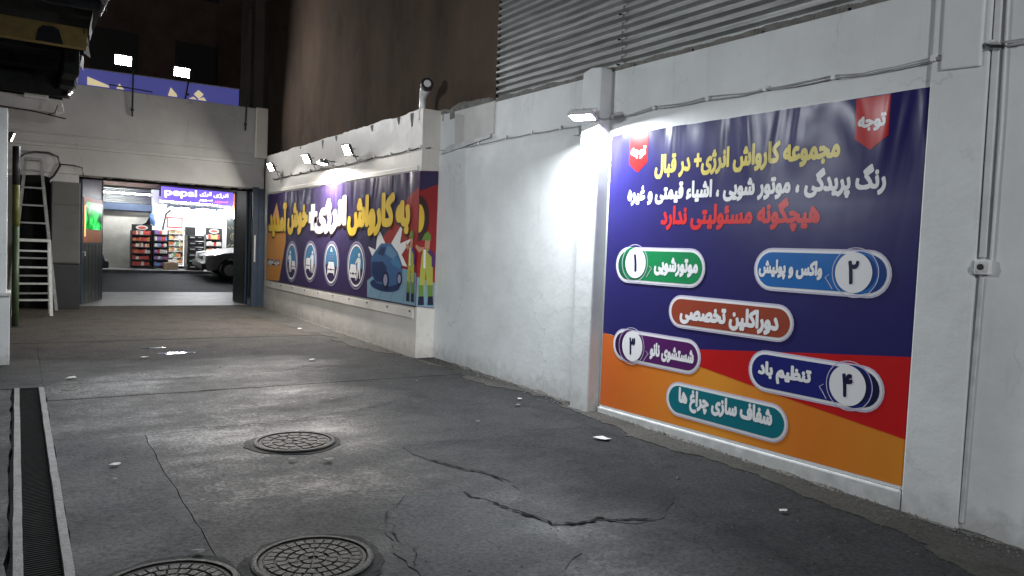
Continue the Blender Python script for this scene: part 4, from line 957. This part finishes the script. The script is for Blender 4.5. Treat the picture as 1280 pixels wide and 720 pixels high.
for k in range(5):
    y = 13.4 + k * .55; MB().box(0.58, 0.80, y, y + .3, 4.05 + .05 * (k % 2), 4.42).build('hanging_bracket', 'canopy_dark', cn, bevel=0.02)
hb = thing('grey_duct', 'pale grey horizontal duct with a box on top under the canopy', 'duct', (0.2, 16.3, 3.85))
MB().prism([(-3, 3.80), (0.58, 3.73), (0.70, 3.78), (0.66, 3.97), (-3, 4.05)], 'y', 15.6, 15.9).build('duct_body', 'gate_white_wall', hb, bevel=0.01)
MB().box(0.10, 0.46, 15.5, 15.59, 3.93, 4.10).build('switch_box', 'grey_plastic', hb, bevel=0.006)
MB().tube([(-2, 15.55, 3.82), (0.2, 15.5, 3.71), (0.72, 15.45, 3.63)], 0.012, 6).build('hanging_wire', 'cable_black', hb)
MB().tube([(0.45, 15.5, 3.68), (0.56, 15.5, 3.72), (0.60, 15.5, 3.86)], 0.010, 6).build('hanging_wire', 'cable_black', hb)
hs = thing('wall_hose', 'dark hose looping along the gate wall above the ladders', 'hose', (0.3, 17.2, 3.0))
MB().tube([(0.02, 17.0, 2.98), (0.12, 17.15, 3.10), (0.30, 17.25, 3.17), (0.52, 17.3, 3.18), (0.68, 17.33, 3.12), (0.72, 17.33, 2.95), (0.62, 17.33, 2.75), (0.50, 17.3, 2.62)], 0.020, 8).build('hose', 'cable_black', hs, smooth=True)
MB().tube([(0.70, 17.36, 2.98), (0.95, 17.36, 2.98), (1.10, 17.36, 2.95), (1.12, 17.36, 2.80)], 0.012, 6).build('thin_wire', 'cable_black', hs, smooth=True)

# ------------------------------------------------------------------ roof sign over the parapet
rs = thing('roof_sign', 'blue-violet roof sign with pale yellow letter tips showing above the parapet', 'sign', (2.6, 17.85, 4.2))
emit('sign_blue', (0.15, 0.16, 0.62), 0.22); emit('sign_yellow', (0.85, 0.72, 0.42), 0.55)
MB().prism([(0.9, 4.1), (4.20, 4.1), (4.20, 5.03), (0.9, 5.00)], 'y', 17.80, 17.88).build('panel', 'sign_blue', rs, bevel=0.004)
MB().tube([(0.9, 17.79, 5.01), (4.21, 17.79, 5.04)], 0.012, 6).build('top_trim', 'aluminium', rs)
for pts in ([(1.20, 4.68), (1.60, 4.68), (1.58, 4.72), (1.20, 4.84)], [(1.73, 4.68), (1.87, 4.68), (1.78, 4.79)], [(2.72, 4.68), (2.90, 4.68), (2.89, 4.73), (2.77, 4.86)], [(3.24, 4.79), (3.33, 4.89), (3.44, 4.81), (3.35, 4.70)], [(3.14, 4.68), (3.30, 4.68), (3.23, 4.73)], [(3.32, 4.68), (3.50, 4.68), (3.44, 4.75)]):
    MB().prism([(x, z + .0) for x, z in pts], 'y', 17.775, 17.799).build('letter_tip', 'sign_yellow', rs)
# ------------------------------------------------------------------ street beyond
tb = thing('street_building', 'dark tall building across the street above the gateway', 'building', (2, 31, 0.6))
mat('night_facade', (0.16, 0.11, 0.095), 0.85, var=0.5, scale=1.2, bump=0.3, bscale=5)
mat('night_facade_pale', (0.12, 0.105, 0.09), 0.85, var=0.35, scale=1.0)
MB().box(-14, 16, 31.2, 40, 4.2, 16).build('upper_wall', 'night_facade', tb)
for x0, z0 in ((2.2, 7.5), (5.0, 7.5), (7.8, 7.5), (2.2, 10.8), (5.0, 10.8), (7.8, 10.8)):
    f = MB().box(x0, x0 + 1.5, 31.12, 31.199, z0, z0 + 1.6).build('window', 'dark_steel', tb)
    MB().box(x0 + .08, x0 + .71, 31.09, 31.119, z0 + .08, z0 + 1.52).build('pane', 'black_plastic', f); MB().box(x0 + .79, x0 + 1.42, 31.09, 31.119, z0 + .08, z0 + 1.52).build('pane', 'black_plastic', f)
MB().box(2, 10, 30.3, 31.19, 6.6, 6.8).build('balcony_slab', 'night_facade', tb)
sd = thing('side_building', 'narrow pale building edge seen past the end of the brown wall', 'building', (5.4, 20, 0.2))
MB().box(4.98, 6.5, 19.6, 21.0, 0.2, 12).build('wall', 'night_facade_pale', sd)
MB().prism([(4.80, 4.3), (4.97, 4.3), (4.97, 7.5), (4.90, 7.5)], 'y', 19.9, 20.2).build('buttress', 'night_facade_pale', sd)

# shop
YS = 27.5
sh = thing('corner_shop', 'brightly lit corner shop across the street seen through the gateway', 'shop', (4.5, 28, 0.6))
mat('shop_white', (0.78, 0.78, 0.76), 0.5, var=0.1); mat('old_plaster', (0.62, 0.60, 0.54), 0.85, var=0.4, scale=1.8, bump=0.3, bscale=6)
mat('beam_blue', (0.07, 0.10, 0.17), 0.5); mat('motif_door', (0.03, 0.035, 0.035), 0.4); mat('motif_gold', (0.35, 0.30, 0.16), 0.4, 0.5)
MB().box(3.95, 6.9, 31.0, 31.1, 0.6, 2.9).build('back_wall', 'shop_white', sh)
MB().box(6.85, 6.95, YS + .2, 30.99, 0.6, 2.9).build('side_wall', 'shop_white', sh)
MB().box(3.85, 3.95, YS + .0, 31.0, 0.6, 2.9).build('side_wall', 'shop_white', sh)
MB().box(3.85, 6.95, YS, 31.1, 2.92, 3.0).build('ceiling', 'shop_white', sh)
MB().box(3.955, 6.845, YS, 30.99, 0.66, 0.69).build('shop_floor', 'shop_white', sh)
MB().box(1.0, 3.845, YS, YS + .2, 0.55, 2.45).build('plaster_wall', 'old_plaster', sh)
MB().prism([(3.35, 1.95), (3.60, 2.1), (3.70, 2.3), (3.72, 2.449), (3.82, 2.449), (3.82, 1.75), (3.62, 1.72)], 'y', YS - .02, YS - .001).build('dark_gap', 'black_gap', sh)
MB().box(1.0, 3.75, YS - .25, YS + .2, 2.455, 2.68).build('beam', 'beam_blue', sh, bevel=0.01)
b = MB()
for k in range(9): b.tube([(1.0, YS - .12 + k * .01, 2.72 + k * .055), (3.72, YS - .12 + k * .01, 2.72 + k * .055)], 0.03, 8)
b.build('rolled_shutter', 'galvanised', sh, smooth=True)
MB().box(1.0, 4.0, YS - .1, YS + .2, 3.25, 4.3).build('upper_facade', 'night_facade', sh)
MB().box(4.0, 12, YS - .02, YS + .2, 3.35, 4.3).build('upper_facade', 'night_facade', sh)
MB().box(3.74, 3.97, YS - .12, YS + .1, 0.58, 3.2).build('column', 'shop_white', sh, bevel=0.01)
MB().box(5.99, 6.14, YS - .12, YS + .1, 0.58, 2.75).build('column', 'shop_white', sh, bevel=0.01)
MB().tube([(3.72, YS - .3, 2.4), (3.76, YS - .32, 2.1), (3.80, YS - .3, 2.0)], [0.06, .08, .03], 8).build('blue_tarp', mat('tarp_blue', (0.12, 0.22, 0.5), 0.6), sh, smooth=True)
MB().tube([(4.32, YS - .2, 2.55), (4.18, YS - .2, 2.42), (4.10, YS - .2, 2.0), (4.06, YS - .2, 1.7)], 0.035, 8).build('drain_pipe', 'dark_steel', sh, smooth=True)
MB().box(4.2, 6.0, YS - .3, YS - .1, 2.62, 2.72).build('awning_roll', 'beam_blue', sh, bevel=0.02)
MB().box(4.05, 6.2, YS - .32, YS - .08, 2.73, 2.79).build('awning_box', 'grey_plastic', sh, bevel=0.01)
for x, y in ((4.5, 28.2), (5.3, 28.2), (4.5, 29.6), (5.6, 29.6)):
    MB().box(x, x + .7, y, y + .12, 2.84, 2.88).build('tube_light', 'shop_tube', sh)
for x in (4.15, 4.95, 5.65):
    MB().box(x, x + .55, YS - 1.22, YS - 1.16, 2.56, 2.60).build('tube_light', 'shop_tube', sh)
    MB().box(x - .02, x + .57, YS - 1.40, YS - .98, 2.605, 2.63).build('tube_shield', 'white_plastic', sh)  # widened into a shield that keeps tube light off the fascia sign
MB().lathe([(0.0001, -.09), (.05, -.08), (.075, -.03), (.07, .02), (.03, .05), (0.0001, .055)], (6.28, YS - .5, 2.48), 16).build('bare_bulb', 'shop_tube', sh, smooth=True)
MB().box(2.2, 3.6, YS - .9, YS - .87, 2.96, 2.985).build('tube_light', 'shop_tube', sh)
dm = MB().box(6.17, 7.2, YS - .06, YS + .1, 0.6, 2.50).build('motif_door', 'motif_door', sh, bevel=0.01)
def arcp(cx, cz, r, a0, a1, t=0.012):
    P = [(cx + r * math.cos(a0 + (a1 - a0) * k / 14), YS - .066, cz + r * math.sin(a0 + (a1 - a0) * k / 14)) for k in range(15)]
    MB().tube(P, t, 5).build('gold_motif', 'motif_gold', dm)
arcp(6.42, 1.75, .13, 0, 6.28); arcp(6.42, 1.75, .075, 0, 6.28); arcp(6.42, 2.14, .11, 3.4, 6.0); arcp(6.42, 1.36, .11, .3, 2.8)
for sx in (-1, 1):
    for z in (1.5, 2.0): MB().tube([(6.42 + sx * .14, YS - .066, z), (6.42 + sx * .22, YS - .066, z + (.1 if z > 1.7 else -.1))], 0.012, 5).build('gold_motif', 'motif_gold', dm)
MB().tube([(6.42, YS - .066, 1.15), (6.42, YS - .066, 2.3)], 0.008, 5).build('gold_motif', 'motif_gold', dm)
sg = thing('lit_fascia_sign', 'lit violet fascia sign with white pepsi lettering over the shop', 'sign', (5.1, YS - .4, 2.8))
MB().prism([(4.0, 2.87), (6.27, 2.80), (6.27, 3.27), (4.0, 3.31)], 'y', YS - .42, YS - .28).build('light_box', emit('sign_violet', (0.20, 0.13, 0.80), 1.1), sg, bevel=0.01)
SM = Matrix(((1, 0, 0, 4.0), (0, 0, -1, YS - .424), (0, 1, 0, 0), (0, 0, 0, 1)))
sgl = thing('x', '', ''); bpy.data.objects.remove(sgl)
emit('sign_white', (1, 1, 1), 2.0); emit('sign_red', (1.0, 0.25, 0.35), 1.5)
for nm_, args in (('pepsi', (0.09, 1.09, 2.96, 3.25, 'sign_white', 0.02, False)), ('انرژی', (1.18, 1.55, 3.06, 3.24, 'sign_white', .02, True)), ('انرژی', (1.62, 2.1, 3.05, 3.22, 'sign_white', .02, True)), ('سوپر', (1.15, 1.60, 2.89, 2.98, 'sign_white', .03, True)), ('سوپر', (1.62, 2.1, 2.87, 2.96, 'sign_red', .03, True))):
    vs, fs = text_mesh(shape(nm_) if args[6] else nm_, args[5])
    ax = min(v.x for v in vs); bx = max(v.x for v in vs); ay = min(v.y for v in vs); by = max(v.y for v in vs)
    MB().add([(4.0 + args[0] + (v.x - ax) / (bx - ax) * (args[1] - args[0]), YS - .428 - v.z * .0001, args[2] + (v.y - ay) / (by - ay) * (args[3] - args[2])) for v in vs], fs).build('lettering', args[4], sg)
osn = tag(MB().prism([(6.30, 2.62), (7.4, 2.60), (7.4, 3.25), (6.30, 3.24)], 'y', YS - .40, YS - .30).build('orange_sign', emit('sign_orange', (0.8, 0.25, 0.1), 0.8), bevel=0.01), 'orange shop sign right of the violet lit sign', 'sign')
ws = thing('price_board', 'white board with a red border hanging inside the shop front', 'board', (4.5, YS, 1.8))
MB().box(4.26, 4.78, YS + .25, YS + .27, 1.96, 2.34).build('border', mat('board_red', (0.6, 0.05, 0.05), 0.5), ws)
MB().box(4.31, 4.73, YS + .235, YS + .249, 2.01, 2.29).build('board_face', 'shop_white', ws)
PACK = [mat('pack_%d' % i, c, 0.35, var=0.3) for i, c in enumerate(((0.6, 0.09, 0.07), (0.65, 0.25, 0.1), (0.2, 0.32, 0.65), (0.75, 0.7, 0.66), (0.2, 0.42, 0.2), (0.32, 0.16, 0.45), (0.7, 0.6, 0.25)))]
random.seed(5)
def rack(x0, x1, y, z0, z1, n, label, palette, header=None, m='dark_steel'):
    t = thing('snack_rack', label, 'rack', ((x0 + x1) / 2, y, z0), group='snack racks at the shop front'); d = 0.34
    MB().box(x0, x1, y + d, y + d + .02, z0, z1).build('back_panel', m, t)
    for x in (x0, x1 - .02): MB().box(x, x + .02, y, y + d - .001, z0, z1).build('side_panel', m, t)
    step = (z1 - z0) / n
    for k in range(n):
        z = z0 + .04 + k * step; MB().box(x0 + .021, x1 - .021, y - .02, y + d - .002, z, z + .025).build('shelf', m, t)
        x = x0 + .03
        while x < x1 - .09:
            wd = random.uniform(.05, .10); hh = step * random.uniform(.62, .88); c = random.choice(palette)
            b = MB().prism([(x, z + .026), (x + wd, z + .026), (x + wd * 1.02, z + .03 + hh * .5), (x + wd * .97, z + hh), (x + .01, z + hh), (x - .003, z + .03 + hh * .5)], 'y', y + .01, y + .10)
            b.build('packet', PACK[c], t, bevel=0.012); x += wd + .004
    if header:
        MB().box(x0, x1, y + .02, y + .05, z1 + .001, z1 + header).build('header_board', 'black_plastic', t)
        e = MB().prism(ellipse((x0 + x1) / 2, z1 + header / 2, (x1 - x0) * .3, header * .36, 20), 'y', y + .008, y + .019); e.build('header_logo', PACK[3], t)
        MB().prism(ellipse((x0 + x1) / 2, z1 + header / 2, (x1 - x0) * .2, header * .2, 20), 'y', y + .003, y + .007).build('header_mark', PACK[0], t)
    return t
rack(3.12, 3.72, 27.0, 0.62, 1.82, 6, 'snack rack of red packets under a black header board, leftmost at the shop', (0, 0, 1, 3), 0.2)
rack(3.76, 4.22, 26.95, 0.62, 1.86, 6, 'snack rack of blue and mixed packets right of the red packet rack', (2, 2, 3, 5, 0))
rack(4.30, 4.86, 28.0, 0.70, 1.92, 6, 'pale goods shelf behind the cardboard box inside the shop', (3, 3, 6, 4, 1), None, 'shop_white')
rack(5.42, 5.96, 27.2, 0.64, 1.80, 5, 'snack rack with white-red header behind the parked white car', (3, 3, 0, 6), 0.22)
for k in range(6):
    z = 0.575 + k * 0.195; dx = random.uniform(-.012, .012)
    t = thing('drink_crate', ['lowest', 'second lowest', 'third lowest', 'third highest', 'second highest', 'topmost'][k] + ' black plastic drink crate of the stack before the shop', 'crate', (5.0, 26.7, z), group='stacked black crates')
    MB().box(4.72 + dx, 5.24 + dx, 26.5, 26.88, z, z + .185).build('crate_body', 'black_plastic', t, bevel=0.012)
    MB().box(4.80 + dx, 4.95 + dx, 26.490, 26.499, z + .10, z + .135).build('crate_tag', 'white_plastic', t); MB().box(5.05 + dx, 5.16 + dx, 26.490, 26.499, z + .11, z + .13).build('crate_tag', 'grey_plastic', t)
tag(MB().box(4.74, 5.05, 26.95, 27.25, 0.60, 2.02).build('black_cooler', 'black_plastic', bevel=0.015), 'narrow black cooler cabinet standing behind the drink crates', 'cooler')
tag(MB().prism([(4.05, 0.585), (4.5, 0.585), (4.49, 0.80), (4.30, 0.83), (4.06, 0.80)], 'y', 26.75, 27.05).build('cardboard_box', mat('cardboard', (0.35, 0.25, 0.16), 0.8), bevel=0.01), 'torn cardboard box on the pavement below the snack racks', 'box')

# cars
def car(M, paint, label):
    t = thing('parked_car', label, 'car', mat4=M, group='cars parked in the street')
    def W(b, *a, **k): return b.build(*a, world=False, **k)
    def arch(cx): return [(cx + .36 * math.cos(a), .30 + .36 * math.sin(a)) for a in [math.pi * k / 8 for k in range(9)]]
    low = [(0.10, .26)] + [(x, z) for x, z in arch(0.78)[::-1]] + [(x, z) for x, z in arch(3.30)[::-1]] + [(4.15, .28), (4.22, .55), (4.18, .88), (3.9, .95), (2.9, .97), (1.35, .93), (0.55, .83), (0.10, .70), (0.02, .5)]
    W(MB().prism(low, 'y', 0, 1.66), 'body', paint, t, bevel=0.035)
    cabin = [(1.25, .935), (1.95, 1.36), (2.25, 1.42), (3.05, 1.42), (3.45, 1.33), (3.92, .96)]
    vs = [(x, .06 + (z - .93) * .28, z) for x, z in cabin] + [(x, 1.60 - (z - .93) * .28, z) for x, z in cabin]; n = 6
    W(MB().add(vs, [tuple(range(n))[::-1], tuple(range(n, 2 * n))] + [(i, (i + 1) % n, n + (i + 1) % n, n + i) for i in range(n)]), 'cabin', paint, t, bevel=0.03)
    def sidewin(pts, y, dy):
        return MB().add([(x, (y + (z - .93) * .28 * (1 if y < .8 else -1)), z) for x, z in pts] + [(x, (y + (z - .93) * .28 * (1 if y < .8 else -1)) + dy, z) for x, z in pts], [tuple(range(4)), (7, 6, 5, 4)] + [(i, (i + 1) % 4, 4 + (i + 1) % 4, 4 + i) for i in range(4)])
    for y, dy in ((.052, -.004), (1.608, .004)):
        for pts in (((1.48, .985), (2.48, .985), (2.48, 1.36), (2.02, 1.34)), ((2.56, .985), (3.55, .985), (3.28, 1.32), (2.56, 1.36))): W(sidewin(pts, y, dy), 'side_window', 'black_plastic', t)
    W(MB().add([(1.27, .14, .965), (1.27, 1.52, .965), (1.93, 1.44, 1.365), (1.93, .22, 1.365)], [(0, 1, 2, 3)]), 'windscreen', mat_glass, t).location = (-.012, 0, .012)
    W(MB().add([(3.90, .14, .985), (3.90, 1.52, .985), (3.46, 1.44, 1.33), (3.46, .22, 1.33)], [(0, 1, 2, 3)]), 'rear_window', mat_glass, t).location = (.012, 0, .012)
    for cx in (0.78, 3.30):
        for y0, y1 in ((0.02, .22), (1.44, 1.64)):
            yo = y0 - .004 if y0 < .5 else y1 + .004
            w_ = W(MB().tube([(cx, y0, .30), (cx, y1, .30)], .295, 24), 'wheel', 'black_plastic', t)
            W(MB().tube([(cx, yo, .30), (cx, y0 + .03 if y0 < .5 else y1 - .03, .30)], .185, 20), 'rim', 'aluminium', w_)
    W(MB().box(-.06, .16, .03, 1.63, .30, .50), 'bumper', 'black_plastic', t, bevel=0.03)
    W(MB().box(4.12, 4.28, .03, 1.63, .32, .52), 'bumper', 'black_plastic', t, bevel=0.03)
    for y0, y1 in ((.06, .44), (1.22, 1.60)):
        W(MB().prism([(.035, .58), (.06, .74), (.30, .78), (.26, .60)], 'y', y0, y1), 'headlight', 'grey_plastic', t, bevel=0.01)
        W(MB().box(4.17, 4.215, y0, y1 - .1, .62, .82), 'tail_light', PACK[0], t, bevel=0.01)
    W(MB().box(.015, .05, .5, 1.16, .58, .70), 'grille', 'dark_steel', t, bevel=0.006)
    return t
mat_glass = mat('windscreen_glass', (0.05, 0.06, 0.065), 0.08)
mat('white_car_paint', (0.27, 0.27, 0.27), 0.3, coat=0.4, var=0.08); mat('dark_car_paint', (0.03, 0.032, 0.036), 0.3, coat=0.4, var=0.1)
sl = math.atan(0.06)
def on_road(x, y): return 0.17 + (y - 21.31) * 0.0601
car(Matrix.Translation((4.86, 24.55, on_road(0, 24.55) + .01)) @ Matrix.Rotation(sl, 4, 'X'), 'white_car_paint', 'white car whose bonnet shows past the right gate leaf')
car(Matrix.Translation((2.19, 26.15, on_road(0, 26.15) + .01)) @ Matrix.Rotation(math.pi, 4, 'Z') @ Matrix.Rotation(-sl, 4, 'X'), 'dark_car_paint', 'dark car whose bumper shows beside the left gate leaf')

# ------------------------------------------------------------------ litter
random.seed(11)
def scrap(x, y, s, label, m='paper'):
    z = fz(y) + 0.013; n = 7; P = []
    for k in range(n):
        a = 2 * math.pi * k / n; r = s * random.uniform(.5, 1.1); P.append((x + r * math.cos(a) * 1.3, y + r * math.sin(a), z + random.uniform(0.001, s * .3)))
    o = MB().add(P + [(x, y, z + s * .25)], [(k, (k + 1) % n, n) for k in range(n)]).build('litter_scrap', m)
    sm = o.modifiers.new('thick', 'SOLIDIFY'); sm.thickness = 0.001
    return tag(o, label, 'litter', 'scraps of litter on the alley floor')
for x, y, s, lab in ((1.38, 10.49, .05, 'pale crumpled scrap leftmost of the pair ahead of the drain end'), (0.50, 9.28, .05, 'small white scrap lying just past the end of the drain'), (0.59, 5.79, .035, 'tiny pale scrap on the slab right of the drain'),
                     (4.29, 4.93, .065, 'torn white paper scrap on the floor before the orange banner corner'), (4.84, 11.84, .05, 'white scrap by the foot of the projecting wall'), (3.30, 9.71, .05, 'pale scrap in the middle of the far wet strip'),
                     (4.18, 12.98, .05, 'small scrap on the dusty floor below the oval icons'), (4.55, 6.6, .03, 'tiny white fleck near the foot of the pilaster'), (4.2, 3.0, .03, 'tiny pale fleck near the lower right floor')):
    scrap(x, y, s, lab)
for x, y, s, lab in ((3.6, 5.9, .022, 'tiny dark fleck on the open floor before the bare white wall'), (2.7, 7.3, .02, 'tiny dark fleck right of the slab joint beyond the far manhole'), (3.95, 7.9, .025, 'small dark fleck near the middle of the bare wall foot'), (1.95, 5.30, .035, 'dark clod on the floor just before the far manhole cover'), (1.72, 5.42, .03, 'small dark clod left of the clod before the far manhole'), (0.80, 4.02, .04, 'dark clod at the rim of the cut-off manhole cover'), (4.35, 6.35, .03, 'dark twig-like clod near the pilaster foot'), (0.55, 5.45, .02, 'dark pebble beside the drain edge')):
    scrap(x, y, s, lab, 'stone_bit')
